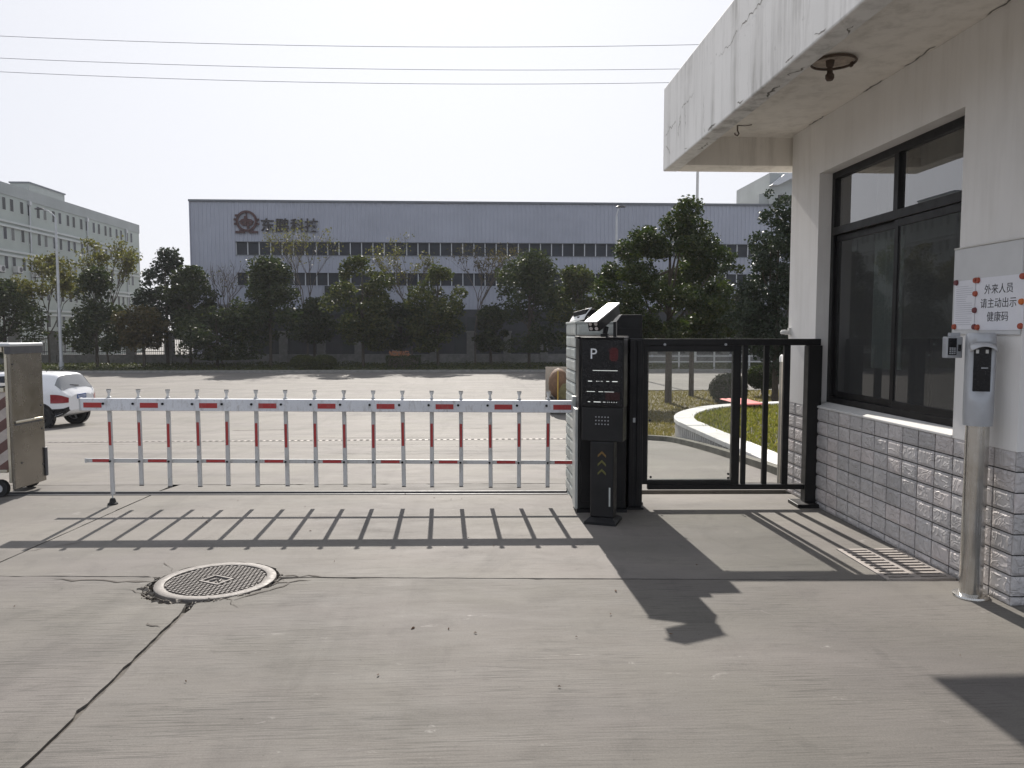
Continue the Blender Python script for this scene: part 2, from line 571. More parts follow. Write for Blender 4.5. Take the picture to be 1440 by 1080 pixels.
def put(name, mb, mat=None, parent=None, world=False, bevel=0, smooth=False, kind=None, label=None, loc=None, rot=None, seg=2, recalc=True):
    if isinstance(mb, MB):
        if world and parent is not None:
            t = top_of(parent)
            mb.move((Matrix.Translation(t.location) @ Matrix.Rotation(t.rotation_euler.z, 4, 'Z')).inverted())
        me = mb.mesh(name, mat, smooth, recalc)
    else:
        me = mb
    o = bpy.data.objects.new(name, me)
    COL.objects.link(o)
    if parent is not None:
        o.parent = parent
    if loc is not None:
        o.location = loc
    if rot is not None:
        o.rotation_euler = rot
    if bevel:
        b = o.modifiers.new('bevel', 'BEVEL')
        b.width = bevel
        b.segments = seg
        b.limit_method = 'ANGLE'
        b.angle_limit = R(35)
        b.harden_normals = False
    if kind: o['kind'] = kind
    if label: o['label'] = label
    return o

def copy_tree(o, parent=None):
    c = o.copy()
    COL.objects.link(c)
    if parent is not None:
        c.parent = parent
    for ch in list(o.children):
        copy_tree(ch, c)
    return c

def text_mesh(name, body, size, mat, depth=.001, offset=0.0, spacing=1.0):
    """words as flat extruded mesh in the local XZ plane facing -Y, centred"""
    cu = bpy.data.curves.new(name, 'FONT')
    cu.body = body
    cu.size = size
    cu.extrude = depth
    cu.offset = offset
    cu.align_x = 'CENTER'
    cu.align_y = 'CENTER'
    cu.resolution_u = 3
    cu.space_character = spacing
    o = bpy.data.objects.new(name + '_tmp', cu)
    COL.objects.link(o)
    dg = bpy.context.evaluated_depsgraph_get()
    me = bpy.data.meshes.new_from_object(o.evaluated_get(dg))
    bpy.data.objects.remove(o)
    bpy.data.curves.remove(cu)
    me.transform(Matrix.Rotation(R(90), 4, 'X'))
    me.materials.clear()
    me.materials.append(M[mat])
    me.name = name
    return me

def tile_mesh(w, h, mat, proud=.016, inset=.02):
    """a pillowed facing tile: back at y=0, face towards -y, lower left corner at the origin"""
    g = MB()
    e = .0005
    a = [(e, 0, e), (w - e, 0, e), (w - e, 0, h - e), (e, 0, h - e)]
    b = [(e, -proud * .55, e), (w - e, -proud * .55, e), (w - e, -proud * .55, h - e), (e, -proud * .55, h - e)]
    c = [(inset, -proud, inset), (w - inset, -proud, inset), (w - inset, -proud, h - inset), (inset, -proud, h - inset)]
    g.add(a + b + c, [(0, 1, 5, 4), (1, 2, 6, 5), (2, 3, 7, 6), (3, 0, 4, 7), (4, 5, 9, 8), (5, 6, 10, 9), (6, 7, 11, 10), (7, 4, 8, 11), (8, 9, 10, 11)])
    return g.mesh('tile', mat)

def leaf_mesh(name, P, size, mat, rng, aspect=.5, droop=0.0):
    """one small four-cornered leaf at every point of P"""
    n = len(P)
    u = rng.normal(size=(n, 3))
    u[:, 2] = u[:, 2] * .6 - droop
    u /= np.linalg.norm(u, axis=1)[:, None]
    w = rng.normal(size=(n, 3))
    w[:, 2] *= .5
    v = np.cross(u, w)
    v /= np.linalg.norm(v, axis=1)[:, None] + 1e-9
    nn = np.cross(u, v)
    L = size * rng.uniform(.65, 1.35, n)[:, None]
    B = L * aspect
    q = np.stack([P - u * L * .5, P + v * B * .5 + nn * L * .1, P + u * L * .5, P - v * B * .5 + nn * L * .1], 1).reshape(-1, 3)
    me = bpy.data.meshes.new(name)
    me.vertices.add(4 * n)
    me.vertices.foreach_set('co', q.astype(np.float32).ravel())
    me.loops.add(4 * n)
    me.loops.foreach_set('vertex_index', np.arange(4 * n, dtype=np.int32))
    me.polygons.add(n)
    me.polygons.foreach_set('loop_start', np.arange(0, 4 * n, 4, dtype=np.int32))
    me.polygons.foreach_set('loop_total', np.full(n, 4, dtype=np.int32))
    me.materials.append(M[mat])
    me.update(calc_edges=True)
    return me

def gh(y):
    """height of the forecourt: level to the gate, then a ramp down to the yard"""
    a, b, d = 8.3, 23.2, -1.14
    if y <= a: return 0.0
    if y >= b: return d
    t = (y - a) / (b - a)
    return d * (t + .06 * math.sin(2 * math.pi * t) * -1)

# ------------------------------------------------------------------ ground
rnd = random.Random(5)
ys = [-80, -30, 0, 7.9] + [8.3 + i * .745 for i in range(21)] + [26, 35, 52, 80, 130, 250, 700]
g = MB()
xs = [-500, -60, 0, 60, 500]
for y in ys:
    for x in xs:
        g.v.append((x, y, gh(y) - .055))
n = len(xs)
for j in range(len(ys) - 1):
    for i in range(n - 1):
        g.f.append((j * n + i, j * n + i + 1, (j + 1) * n + i + 1, (j + 1) * n + i))
tag(put('ground', g, 'yard'), kind='structure')

def J1(x): return 5.036 - .0627 * (x + 1.261)
def J3(y): return -3.304 + .059 * (y - 6.138)
def TR(x): return 7.652 - .0386 * x
MHX, MHY = -1.69, 5.0

def edge(a, b, j=.004, step=.06):
    """points from a up to (not with) b, a broken concrete edge"""
    a, b = Vector(a), Vector(b)
    L = (b - a).length
    k = max(1, int(L / step))
    nrm = Vector((-(b - a).y, (b - a).x)).normalized()
    out = []
    w = 0
    for i in range(k):
        w = .6 * w + rnd.uniform(-j, j)
        chip = rnd.random() < .06
        out.append(a.lerp(b, i / k) + nrm * ((w if i else 0) + (rnd.uniform(.4, 1.6) * j * 2 if chip and i else 0)))
    return out

def arc(a0, a1, rfun, n=26):
    out = []
    for i in range(n + 1):
        a = R(a0 + (a1 - a0) * i / n)
        r = rfun(math.degrees(a)) + rnd.uniform(-.012, .012)
        out.append(Vector((MHX + r * math.cos(a), MHY + r * math.sin(a))))
    return out

def slab(pts, mat, top=0.0, thick=.05):
    g = MB()
    vs2 = [Vector((p[0], p[1])) for p in pts]
    nn = len(vs2)
    from mathutils.geometry import tessellate_polygon
    tri = tessellate_polygon([[Vector((p.x, p.y, 0)) for p in vs2]])
    vs = [(p.x, p.y, top) for p in vs2] + [(p.x, p.y, top - thick) for p in vs2]
    fs = [tuple(t) for t in tri] + [(i, nn + i, nn + (i + 1) % nn, (i + 1) % nn) for i in range(nn)]
    g.add(vs, fs)
    return g

ground_near = put('forecourt', MB().box(-14, -12, -.054, 10, 8.6, -.05), 'soil')
tag(ground_near, kind='structure')
gap = .008
put('joint_filler', MB().box(-1.735, -10, -.03, -1.64, 4.45, -.014), 'joint_filler', ground_near)
put('joint_filler', MB().prism([(-12, J1(-12) - .03), (-2.25, J1(-2.25) - .03), (-2.25, J1(-2.25) + .03), (-12, J1(-12) + .03)], 'z', -.03, -.016), 'joint_filler', ground_near)
put('joint_filler', MB().prism([(-1.2, J1(-1.2) - .03), (9, J1(9) - .03), (9, J1(9) + .03), (-1.2, J1(-1.2) + .03)], 'z', -.03, -.016), 'joint_filler', ground_near)
def big_gap(a):    # radius of the broken hole round the manhole, by angle
    a = a % 360
    if 178 < a < 285: return .405 + .06 * math.sin(math.pi * (a - 178) / 107)
    if a < 12 or a > 335: return .415
    return .392
X0, X1, Y0 = -12.0, 9.0, -10.0
# near left
p = edge((X0, Y0), (-1.701, Y0), 0, 5) + edge((-1.699, Y0), (-1.697, 2.6), .004) + edge((-1.697, 2.6), (-1.703, MHY - .5), .005) + arc(265, 177, big_gap, 22)
p += edge((p[-1].x, J1(p[-1].x) - gap), (-4.6, J1(-4.6) - gap), .006) + edge((-4.6, J1(-4.6) - gap), (X0, J1(X0) - gap), .004)
p.append(Vector((X0, J1(X0) - gap)))
put('concrete_slab', slab(p, 'concrete_b'), 'concrete_b', ground_near)
# near right
p = edge((-1.671, MHY - .47), (-1.673, 2.5), .004) + edge((-1.673, 2.5), (-1.677, Y0), .004) + [Vector((-1.672, Y0)), Vector((X1, Y0)), Vector((X1, J1(X1) - gap))]
p += edge((X1, J1(X1) - gap), (-1.22, J1(-1.22) - gap), .0035) + arc(0, -88, big_gap, 22)
put('concrete_slab', slab(p, 'concrete_a'), 'concrete_a', ground_near)
# middle left
p = edge((X0, J1(X0) + gap), (J3(5.2) - gap, J1(-3.36) + gap), .004) + edge((J3(5.2) - gap, J1(-3.36) + gap), (J3(7.7) - gap, TR(-3.2) - .1), .004) + [Vector((J3(7.7) - gap, TR(-3.2) - .1)), Vector((X0, TR(X0) - .1))]
put('concrete_slab', slab(p, 'concrete_c'), 'concrete_c', ground_near)
# middle right, with a notch for the drain grate
p = edge((J3(5.2) + gap, J1(-3.35) + gap), (-2.11, J1(-2.11) + gap), .005) + arc(174, 6, big_gap, 34) + edge((-1.24, J1(-1.24) + gap), (2.68, J1(2.68) + gap), .0035)
p += [Vector((2.68, J1(2.68) + gap)), Vector((2.68, 5.5)), Vector((3.15, 5.5)), Vector((3.15, J1(3.15) + gap)), Vector((X1, J1(X1) + gap)), Vector((X1, TR(X1) - .1))]
p += [Vector((J3(7.7) + gap, TR(-3.2) - .1))]
put('concrete_slab', slab(p, 'concrete_c'), 'concrete_c', ground_near)
# strip beyond the gate track
def J4(x): return 8.10 - .03 * x
p = [Vector((X0, TR(X0) + .1)), Vector((J3(7.8) - gap, TR(-3.2) + .1)), Vector((J3(8.1) - gap, J4(-3.2)))] + edge((J3(8.1) - gap, J4(-3.2)), (X0, J4(X0)), .003)
put('concrete_slab', slab(p, 'concrete_c'), 'concrete_c', ground_near)
p = [Vector((J3(7.8) + gap, TR(-3.2) + .1)), Vector((X1, TR(X1) + .1)), Vector((X1, J4(X1)))] + edge((X1, J4(X1)), (J3(8.1) + gap, J4(-3.2)), .008)
put('concrete_slab', slab(p, 'concrete_a'), 'concrete_a', ground_near)

# far yard paving on the ramp and below
g = MB()
ys2 = [8.3 + i * .745 for i in range(21)] + [27, 35, 44, 52]
xs2 = [-75, -40, -12, 9, 30, 60]
for x in xs2:
    g.v.append((x, J4(x) + .014 if -13 < x < 10 else 8.2, 0))
for y in ys2[1:]:
    for x in xs2:
        g.v.append((x, y, gh(y)))
n = len(xs2)
for j in range(len(ys2) - 1):
    for i in range(n - 1):
        g.f.append((j * n + i, j * n + i + 1, (j + 1) * n + i + 1, (j + 1) * n + i))
tag(put('yard_paving', g, 'concrete_far', smooth=True), kind='structure')
# dark wandering cracks in the yard
def ribbon(mb, pts, w, z=None, nrm=None):
    """thin ragged strip lying along pts"""
    pts = [Vector(q) for q in pts]
    b = len(mb.v)
    for i, q in enumerate(pts):
        d = (pts[min(i + 1, len(pts) - 1)] - pts[max(0, i - 1)]).normalized()
        sd = d.cross(nrm if nrm else Vector((0, 0, 1))).normalized()
        ww = w * rnd.uniform(.2, .9) * (0.2 if i in (0, len(pts) - 1) else 1)
        mb.v += [tuple(q + sd * ww * .5), tuple(q - sd * ww * .5)]
    for i in range(len(pts) - 1):
        mb.f.append((b + 2 * i, b + 2 * i + 1, b + 2 * i + 3, b + 2 * i + 2))
g = MB()
def gcrack(x0, y0, x1, y1, w, j=.12):
    k = 14
    ribbon(g, [(x0 + (x1 - x0) * i / k + rnd.uniform(-j, j) * .6, y0 + (y1 - y0) * i / k + rnd.uniform(-j, j) * .4, gh(y0 + (y1 - y0) * i / k) + .004) for i in range(k + 1)], w)
gcrack(-9, 13.2, -5.4, 13.9, .05); gcrack(-3.5, 16.4, -.4, 16.0, .05); gcrack(-6.4, 20.5, -5.0, 20.6, .22, .05); gcrack(-2.2, 11.2, .2, 11.0, .03)
gcrack(-10.5, 10.2, -6.0, 10.1, .03); gcrack(-1.2, 21, .8, 20.6, .06)
tag(put('paving_cracks', g, 'crack_dark'), kind='structure')
g = MB()
def lcrack(pts, w):
    ribbon(g, [(x + rnd.uniform(-.006, .006), y + rnd.uniform(-.006, .006), .003) for x, y in pts], w)
def seg2(a, b, k=10, j=.03):
    return [(a[0] + (b[0] - a[0]) * i / k + rnd.uniform(-j, j), a[1] + (b[1] - a[1]) * i / k + rnd.uniform(-j, j)) for i in range(k + 1)]
lcrack(seg2((-3.3, 5.75), (-3.0, 6.0), 8, .015), .012)
for k in range(4):      # crazing round the manhole
    a = R(rnd.choice([rnd.uniform(150, 300), rnd.uniform(-40, 20)]))
    r0, r1 = .40, rnd.uniform(.5, .72)
    a1 = a + rnd.uniform(-.25, .25)
    lcrack(seg2((MHX + r0 * math.cos(a), MHY + r0 * math.sin(a)), (MHX + r1 * math.cos(a1), MHY + r1 * math.sin(a1)), 7, .012), .007)
lcrack(seg2((-2.2, 4.86), (-1.95, 4.66), 6, .015), .008)
lcrack(seg2((-1.95, 4.66), (-1.72, 4.56), 5, .015), .008)
lcrack(seg2((-2.12, 4.98), (-2.75, 5.06), 10, .02), .03)
lcrack(seg2((-1.3, 5.08), (-1.02, 5.03), 6, .02), .03)
lcrack(seg2((-1.3, 4.9), (-1.08, 4.98), 6, .02), .03)
lcrack(seg2((-1.72, 4.2), (-1.83, 4.25), 5, .015), .015)
lcrack(seg2((-1.45, 4.62), (-1.2, 4.9), 7, .015), .025)
tag(put('slab_cracks', g, 'crack_dark'), kind='structure')

# far verge with its kerb, the drain line across the yard
g = MB().box(-75, 52.2, -1.2, 60, 61, -1.0)
tag(put('verge', g, 'verge_soil'), kind='structure')
kerb_t = put('kerb', MB().box(-75, 51.98, -1.2, 60, 52.19, -.985), 'kerb', bevel=.03)
tag(kerb_t, kind='structure')
# ground litter
g = MB()
for _ in range(36):
    x, y = rnd.uniform(-3.4, 2.6), rnd.uniform(2.4, 8)
    s = rnd.choice([.004, .005, .006, .006, .008, .012])
    a = rnd.uniform(0, 6.28)
    pts = [(x + s * (1.6 if k % 2 == 0 else .6) * math.cos(a + k * 1.57), y + s * (1.6 if k % 2 == 0 else .6) * math.sin(a + k * 1.57), .003 + rnd.uniform(0, .006)) for k in range(4)]
    g.add(pts + [(x, y, .012)], [(0, 1, 4), (1, 2, 4), (2, 3, 4), (3, 0, 4)])
tag(put('leaf_litter', g, 'dry_leaf'), 'tiny dry leaf crumbs and grit scattered over the concrete forecourt', 'litter', kind='stuff')

# ------------------------------------------------------------------ manhole
mh = thing('manhole_cover', 'round cast iron manhole cover with studded face sunk in the broken forecourt concrete', 'manhole cover', (MHX, MHY, 0), R(-30))
put('rim', MB().lathe([(.315, -.01), (.315, .004), (.319, .006), (.37, .006), (.375, .003), (.378, -.045)], 48), 'cast_iron', mh, smooth=True)
put('plate', MB().lathe([(.001, -.006), (.314, -.006), (.314, -.02)], 40), 'cast_iron_low', mh)
g = MB()
for i in range(-9, 10):
    for j in range(-12, 13):
        x, y = i * .031 + (.0155 if j % 2 else 0), j * .0235
        if math.hypot(x, y) < .3 and not (abs(x) < .098 and abs(y) < .085):
            g.box(x - .010, y - .0055, -.006, x + .010, y + .0055, .004)
o = put('stud', g, 'cast_iron', mh, kind='stuff')
g = MB()
for (x0, y0, x1, y1) in ((-.085, -.07, .085, -.056), (-.085, .056, .085, .07), (-.085, -.056, -.071, .056), (.071, -.056, .085, .056)):
    g.box(x0, y0, -.006, x1, y1, .0055)
put('centre_frame', g, 'cast_iron', mh)
g = MB()
g.tube([(-.03, -.03, -.002), (-.012, .02, -.001), (.0, -.005, -.001), (.014, .028, -.001), (.034, -.01, -.002)], .007, 5)
g.tube([(-.03, .03, -.002), (.03, -.032, -.002)], .006, 5)
put('emblem', g, 'cast_iron', mh)
g = MB()
for _ in range(260):
    a = rnd.choice([rnd.uniform(172, 290), rnd.uniform(172, 290), rnd.uniform(-25, 15), rnd.uniform(275, 335)])
    r = rnd.uniform(.385, .40 + (big_gap(a) - .40) + .02)
    x, y, s = MHX + r * math.cos(R(a)), MHY + r * math.sin(R(a)), rnd.uniform(.006, .024)
    z = -.032 + rnd.uniform(0, .026)
    vs = [(x + s * rnd.uniform(-1, 1), y + s * rnd.uniform(-1, 1), z + s * rnd.uniform(-.4, 1)) for _ in range(6)]
    g.add(vs, [(0, 1, 2), (0, 2, 3), (0, 3, 4), (1, 2, 5), (2, 3, 5), (3, 4, 5), (0, 1, 4), (1, 4, 5)])
tag(put('rubble', g, 'rubble'), 'broken concrete crumbs in the gap round the manhole cover', 'rubble', kind='stuff')

# ------------------------------------------------------------------ drain grate by the wall
dg_ = thing('drain_grate', 'slotted steel drain grate let into the concrete at the foot of the tiled wall', 'drain grate', (2.915, 5.15, 0))
put('pit', MB().box(2.70, 4.80, -.049, 3.13, 5.49, -.03), 'dark_slot', dg_, world=True)
fr = MB()
fr.box(2.683, 4.79, -.045, 2.715, 5.497, .006); fr.box(3.115, 4.79, -.045, 3.147, 5.497, .006)
fr.box(2.716, 4.79, -.045, 3.114, 4.825, .005); fr.box(2.716, 5.465, -.045, 3.114, 5.497, .005); fr.box(2.895, 4.826, -.045, 2.935, 5.464, .005)
put('frame', fr, 'grate_steel', dg_, world=True)
barm = [MB().box(-.09, -.0145, -.002, .09, .0145, .004).mesh('bar', 'grate_steel')]
for k in range(10):
    for xx in (2.8055, 3.0245):
        put('bar', barm[0], parent=dg_, loc=(xx - 2.915, 4.868 + k * .062 - 5.15, 0))

# ------------------------------------------------------------------ gatehouse
gh_t = thing('gatehouse', 'white painted gatehouse with grey tiled lower wall, dark window and wide flat canopy', 'gatehouse', (5.5, 5.9, 0))
HY0, HY1, HX, HX1 = 4.29, 7.60, 3.15, 8.0
WY0, WY1, WZ0, WZ1 = 4.895, 6.985, .945, 3.06
g = MB()
g.box(HX, WY1, .918, HX + .22, HY1, 3.549); g.box(HX, HY0, .918, HX + .22, WY0, 3.549); g.box(HX, WY0, WZ1, HX + .22, WY1, 3.549)
put('wall', g, 'wall_white', gh_t, world=True)
g = MB()
g.box(HX + .22, HY1 - .2, -.3, HX1, HY1, 3.549); g.box(HX1 - .2, HY0 + .2, -.3, HX1, HY1 - .2, 3.549)
g.box(HX + .22, HY0, .918, HX1, HY0 + .2, 3.549)
put('wall', g, 'wall_white', gh_t, world=True)
put('plinth', MB().box(HX + .016, HY0 + .016, -.3, HX + .22, HY1, .917).box(HX + .22, HY0 + .016, -.3, HX1, HY0 + .2, .917), 'grout_and_gap_shade', gh_t, world=True)
put('ceiling', MB().box(HX + .22, HY0 + .2, 3.3, HX1 - .2, HY1 - .2, 3.34), 'room_wall', gh_t, world=True)
put('room_floor', MB().box(HX + .22, HY0 + .2, 0, HX1 - .2, HY1 - .2, .05), 'room_wall', gh_t, world=True)
# tiles on the lane side, course by course
TW, TH = .2005, .124
tm = {}
def tile_at(parent, mat, x, y, z, w, h, rz, proud=.016):
    key = (mat, round(w, 3), round(h, 3))
    if key not in tm:
        tm[key] = tile_mesh(w, h, mat, proud)
    t = top_of(parent)
    return put('tile', tm[key], parent=parent, loc=(x - t.location.x, y - t.location.y, z - t.location.z), rot=(0, 0, rz))
J = .010
ycuts = [HY0 + .012] + [HY0 + TW * k for k in range(1, 14)] + [6.88, 7.0] + [7.0 + TW * k for k in range(1, 3)] + [HY1]
for r in range(8):
    z1 = .917 - r * TH
    z0 = max(.001, z1 - TH + J * .8)
    for a, b in zip(ycuts[:-1], ycuts[1:]):
        tile_at(gh_t, 'tile_grey', HX + .016, b - J * .5, z0, b - a - J, z1 - z0, R(-90))
    for k in range(4):     # the short side next to the camera
        x0 = HX + .004 + k * TW
        tile_at(gh_t, 'tile_grey', x0 + J * .5, HY0 + .016, z0, TW - J, z1 - z0, 0)
# sill
g = MB().prism([(HX - .006, .918), (HX + .115, .918), (HX + .115, .968), (HX - .006, .936)], 'y', WY0 + .003, WY1 - .003)
put('sill', g, 'sill_white', gh_t, world=True, bevel=.004)
# window: frame, mullion, transom, sashes and panes
WX = HX + .12
win = put('window', MB().box(WX, WY0 + .0, WZ0 + .02, WX + .08, WY0 + .055, WZ1).box(WX, WY1 - .055, WZ0 + .02, WX + .08, WY1, WZ1)
          .box(WX, WY0 + .055, WZ1 - .06, WX + .08, WY1 - .055, WZ1).box(WX, WY0 + .055, WZ0 + .02, WX + .08, WY1 - .055, WZ0 + .075)
          .box(WX - .012, WY0 + .055, 2.49, WX + .07, WY1 - .055, 2.56).box(WX, 5.875, 2.56, WX + .075, 5.94, WZ1 - .06), 'black_metal', gh_t, world=True, bevel=.004)
put('sash', MB().box(WX + .03, 5.9, WZ0 + .076, WX + .055, 5.955, 2.488).box(WX + .03, WY1 - .11, WZ0 + .076, WX + .055, WY1 - .056, 2.488)
    .box(WX + .03, 5.955, WZ0 + .076, WX + .055, WY1 - .11, WZ0 + .13).box(WX + .03, 5.955, 2.43, WX + .055, WY1 - .11, 2.488), 'black_metal', win, world=True, bevel=.003)
put('sash', MB().box(WX + .002, 5.855, WZ0 + .076, WX + .027, 5.91, 2.488).box(WX + .002, WY0 + .056, WZ0 + .076, WX + .027, WY0 + .11, 2.488)
    .box(WX + .002, WY0 + .11, WZ0 + .076, WX + .027, 5.855, WZ0 + .13).box(WX + .002, WY0 + .11, 2.43, WX + .027, 5.855, 2.488), 'black_metal', win, world=True, bevel=.003)
for (x, a, b, c, d) in ((WX + .04, 5.956, WY1 - .111, WZ0 + .131, 2.429), (WX + .012, WY0 + .111, 5.854, WZ0 + .131, 2.429), (WX + .03, 5.941, WY1 - .056, 2.561, WZ1 - .061), (WX + .03, WY0 + .056, 5.874, 2.561, WZ1 - .061)):
    put('pane', MB().add([(x, a, c), (x, b, c), (x, b, d), (x, a, d)], [(3, 2, 1, 0)]), 'window_glass' if c > 2.5 else 'window_glass_dark', win, world=True, recalc=False)
# canopy
CX0, CY0, CY1, CZ0, CZ1, SZ = 1.95, 2.4, 8.0, 3.27, 4.11, 3.55
can = put('canopy', MB().box(CX0, CY0, CZ0, CX0 + .15, CY1, CZ1), 'fascia_paint', gh_t, world=True, bevel=.012, label='stained and cracked long fascia of the canopy')
put('end_beam', MB().box(CX0 + .151, 7.68, CZ0 + .003, HX1 + .4, CY1 - .003, CZ1 - .003).box(CX0 + .151, CY0 + .003, CZ0 + .003, HX1 + .4, CY0 + .32, CZ1 - .003).box(HX1 + .25, CY0 + .32, CZ0 + .003, HX1 + .4, 7.68, CZ1 - .003), 'soffit_paint', can, world=True)
put('soffit', MB().box(CX0 + .15, CY0 + .32, SZ, HX1 + .25, 7.68, SZ + .15), 'soffit_paint', can, world=True)
# cracks and peeling along the fascia and soffit
def wander(a, b, k, j, drift=0.0):
    a, b = Vector(a), Vector(b)
    out, w = [], 0
    for i in range(k + 1):
        w = .75 * w + rnd.uniform(-j, j)
        out.append((a.lerp(b, i / k), w))
    return out
g = MB()
nx = Vector((-1, 0, 0))
for (y0, z0, y1, z1, wd) in ((7.9, 3.62, 7.5, 3.66, .012), (7.3, 3.70, 6.9, 3.74, .008), (6.2, 3.79, 5.75, 3.83, .008), (5.7, 3.83, 5.1, 3.86, .012), (4.7, 3.86, 4.1, 3.85, .012), (7.2, 3.74, 7.16, 3.5, .008), (6.6, 3.62, 6.55, 3.3, .006), (7.4, 3.48, 7.35, 3.66, .012), (4.6, 3.86, 4.5, 3.6, .006), (7.85, 3.5, 7.7, 3.38, .01)):
    ribbon(g, [Vector((CX0 - .0025, q.y + (w if abs(y1 - y0) < .3 else 0), q.z + (w if abs(y1 - y0) >= .3 else 0))) for q, w in wander((0, y0, z0), (0, y1, z1), 26, .016)], wd, nrm=nx)
for _ in range(8):
    y = rnd.uniform(3.6, 7.6)
    ribbon(g, [Vector((CX0 - .0025, q.y, q.z + w)) for q, w in wander((0, y, CZ0 + .03), (0, y + rnd.uniform(.05, .22), CZ0 + rnd.uniform(.025, .045)), 7, .008)], .012, nrm=nx)
put('crack', g, 'crack_soft', can, world=True, kind='stuff')
g = MB()
up = Vector((0, 0, -1))
for (y0, y1) in ((7.2, 6.9), (6.2, 5.9), (5.6, 5.2), (4.7, 4.2)):
    ribbon(g, [Vector((HX - .02 + w, q.y, SZ - .0025)) for q, w in wander((0, y0, 0), (0, y1, 0), 16, .01)], .022, nrm=up)
for _ in range(5):
    y = rnd.uniform(3.8, 7.4)
    ribbon(g, [Vector((CX0 + .1 + w, q.y, CZ0 - .0025)) for q, w in wander((0, y, 0), (0, y + rnd.uniform(.08, .3), 0), 8, .02)], .02, nrm=up)
put('crack', g, 'crack_soft', can, world=True, kind='stuff')
# room contents seen through the glass
cu = thing('curtain', 'pale gathered curtain hanging behind the far window pane', 'curtain', (3.5, 6.55, 1.0))
g = MB()
for i in range(40):
    y = 6.2 + i * .011
    g.v += [(3.52 + .025 * math.sin(i * 1.1), y, 1.3), (3.52 + .02 * math.sin(i * 1.1), y, 3.0)]
for i in range(39):
    g.f.append((2 * i, 2 * i + 2, 2 * i + 3, 2 * i + 1))
put('cloth', g, 'curtain', cu, world=True, smooth=True)
put('rail', MB().tube([(3.52, 6.1, 3.01), (3.52, 6.7, 3.01)], .012, 8), 'galvanised', cu, world=True)
dk = thing('desk', 'dark desk standing behind the gatehouse window', 'desk', (4.1, 5.6, .05))
put('desk_top', MB().box(3.6, 5.0, .78, 4.6, 6.4, .82), 'furniture', dk, world=True)
put('pedestal', MB().box(3.7, 5.05, .05, 4.5, 5.5, .779), 'furniture', dk, world=True)
put('pedestal', MB().box(3.7, 5.95, .05, 4.5, 6.35, .779), 'furniture', dk, world=True)
ch = thing('office_chair', 'dark high backed chair behind the desk in the gatehouse', 'chair', (4.9, 5.5, .05))
put('backrest', MB().box(4.98, 5.25, .6, 5.06, 5.75, 1.3), 'furniture', ch, world=True, bevel=.03)
put('seat', MB().box(4.55, 5.25, .48, 5.05, 5.75, .56), 'furniture', ch, world=True, bevel=.03)
put('stand', MB().cyl(4.8, 5.5, .05, .48, .04).cyl(4.8, 5.5, .05, .09, .28, 10), 'furniture', ch, world=True)
mo = thing('monitor', 'small dark monitor on the gatehouse desk', 'monitor', (4.0, 5.35, .82))
put('screen', MB().box(4.0, 5.15, .95, 4.03, 5.6, 1.24), 'black_plastic', mo, world=True)
put('foot', MB().box(3.95, 5.3, .821, 4.1, 5.45, .835).box(4.03, 5.36, .835, 4.05, 5.39, 1.0), 'black_plastic', mo, world=True)
cb = thing('filing_cabinet', 'tall dark cabinet against the far end of the guard room', 'cabinet', (4.6, 7.0, .05))
put('cabinet_body', MB().box(4.1, 6.75, .05, 5.2, 7.38, 1.55), 'furniture', cb, world=True)
put('cabinet_door', MB().box(4.12, 6.725, .1, 4.64, 6.749, 1.5), 'furniture', cb, world=True)
put('cabinet_door', MB().box(4.66, 6.725, .1, 5.18, 6.749, 1.5), 'furniture', cb, world=True)

# rusted lamp ring and hook under the canopy
lp = thing('ceiling_lamp', 'rusty lamp holder with bare ring on the canopy soffit', 'ceiling lamp', (2.56, 5.5, SZ))
ring = [(.15 * math.cos(2 * math.pi * k / 28), .15 * math.sin(2 * math.pi * k / 28), -.018) for k in range(29)]
put('ring', MB().tube(ring, .009, 6, False), 'rust', lp, smooth=True)
put('back_disc', MB().lathe([(.001, -.012), (.138, -.012), (.142, -.001)], 28), 'rust_white', lp)
put('lamp_holder', MB().lathe([(.03, -.013), (.026, -.05), (.018, -.06), (.02, -.1), (.03, -.112), (.03, -.135), (.022, -.15), (.001, -.152)], 14, (-.035, -.02, 0)), 'rust', lp, smooth=True)
put('clip', MB().box(.125, -.015, -.045, .137, .015, -.013), 'rust', lp)
hk = thing('ceiling_hook', 'small rusty hook hanging from the canopy soffit near its far end', 'hook', (2.47, 7.25, SZ))
put('shank', MB().tube([(0, 0, 0), (0, 0, -.05), (.015, 0, -.075), (0, 0, -.095), (-.022, 0, -.085), (-.026, 0, -.07)], .007, 6), 'rust', hk, smooth=True)
put('wire_end', MB().tube([(0, 0, -.001), (.06, -.03, -.012), (.12, -.05, -.006)], .004, 5), 'rust', hk)

# ------------------------------------------------------------------ notices on the wall
def rect_yz(x, y0, y1, z0, z1, t=.004):
    return MB().box(x - t, y0, z0, x, y1, z1)
bd = tag(put('notice_board', rect_yz(HX - .002, 4.296, 4.925, 1.60, 2.148, .012), 'acrylic_board', bevel=.003), 'plain pale board fixed to the wall beside the window, notices along its lower half', 'notice board')
def magnet(parent, y, z, mat):
    g = MB().tube([(HX - .0195, y, z), (HX - .031, y, z)], [.019, .016], 12)
    return put('magnet', g, mat, parent, world=True, smooth=True)
sg = thing('health_code_sign', 'white landscape notice with three rows of black Chinese characters held by red magnets', 'sign', (HX - .014, 4.48, 1.62))
put('sheet', rect_yz(HX - .0165, 4.262, 4.69, 1.628, 1.95, .0012), 'paper', sg, world=True)
for body, z in (('外来人员', 1.872), ('请主动出示', 1.787), ('健康码', 1.705)):
    me = text_mesh('lettering', body, .064, 'ink', .0004, 0, 1.02)
    put('lettering', me, parent=sg, loc=(-.0042, 0, z - 1.62), rot=(0, 0, R(-90)))
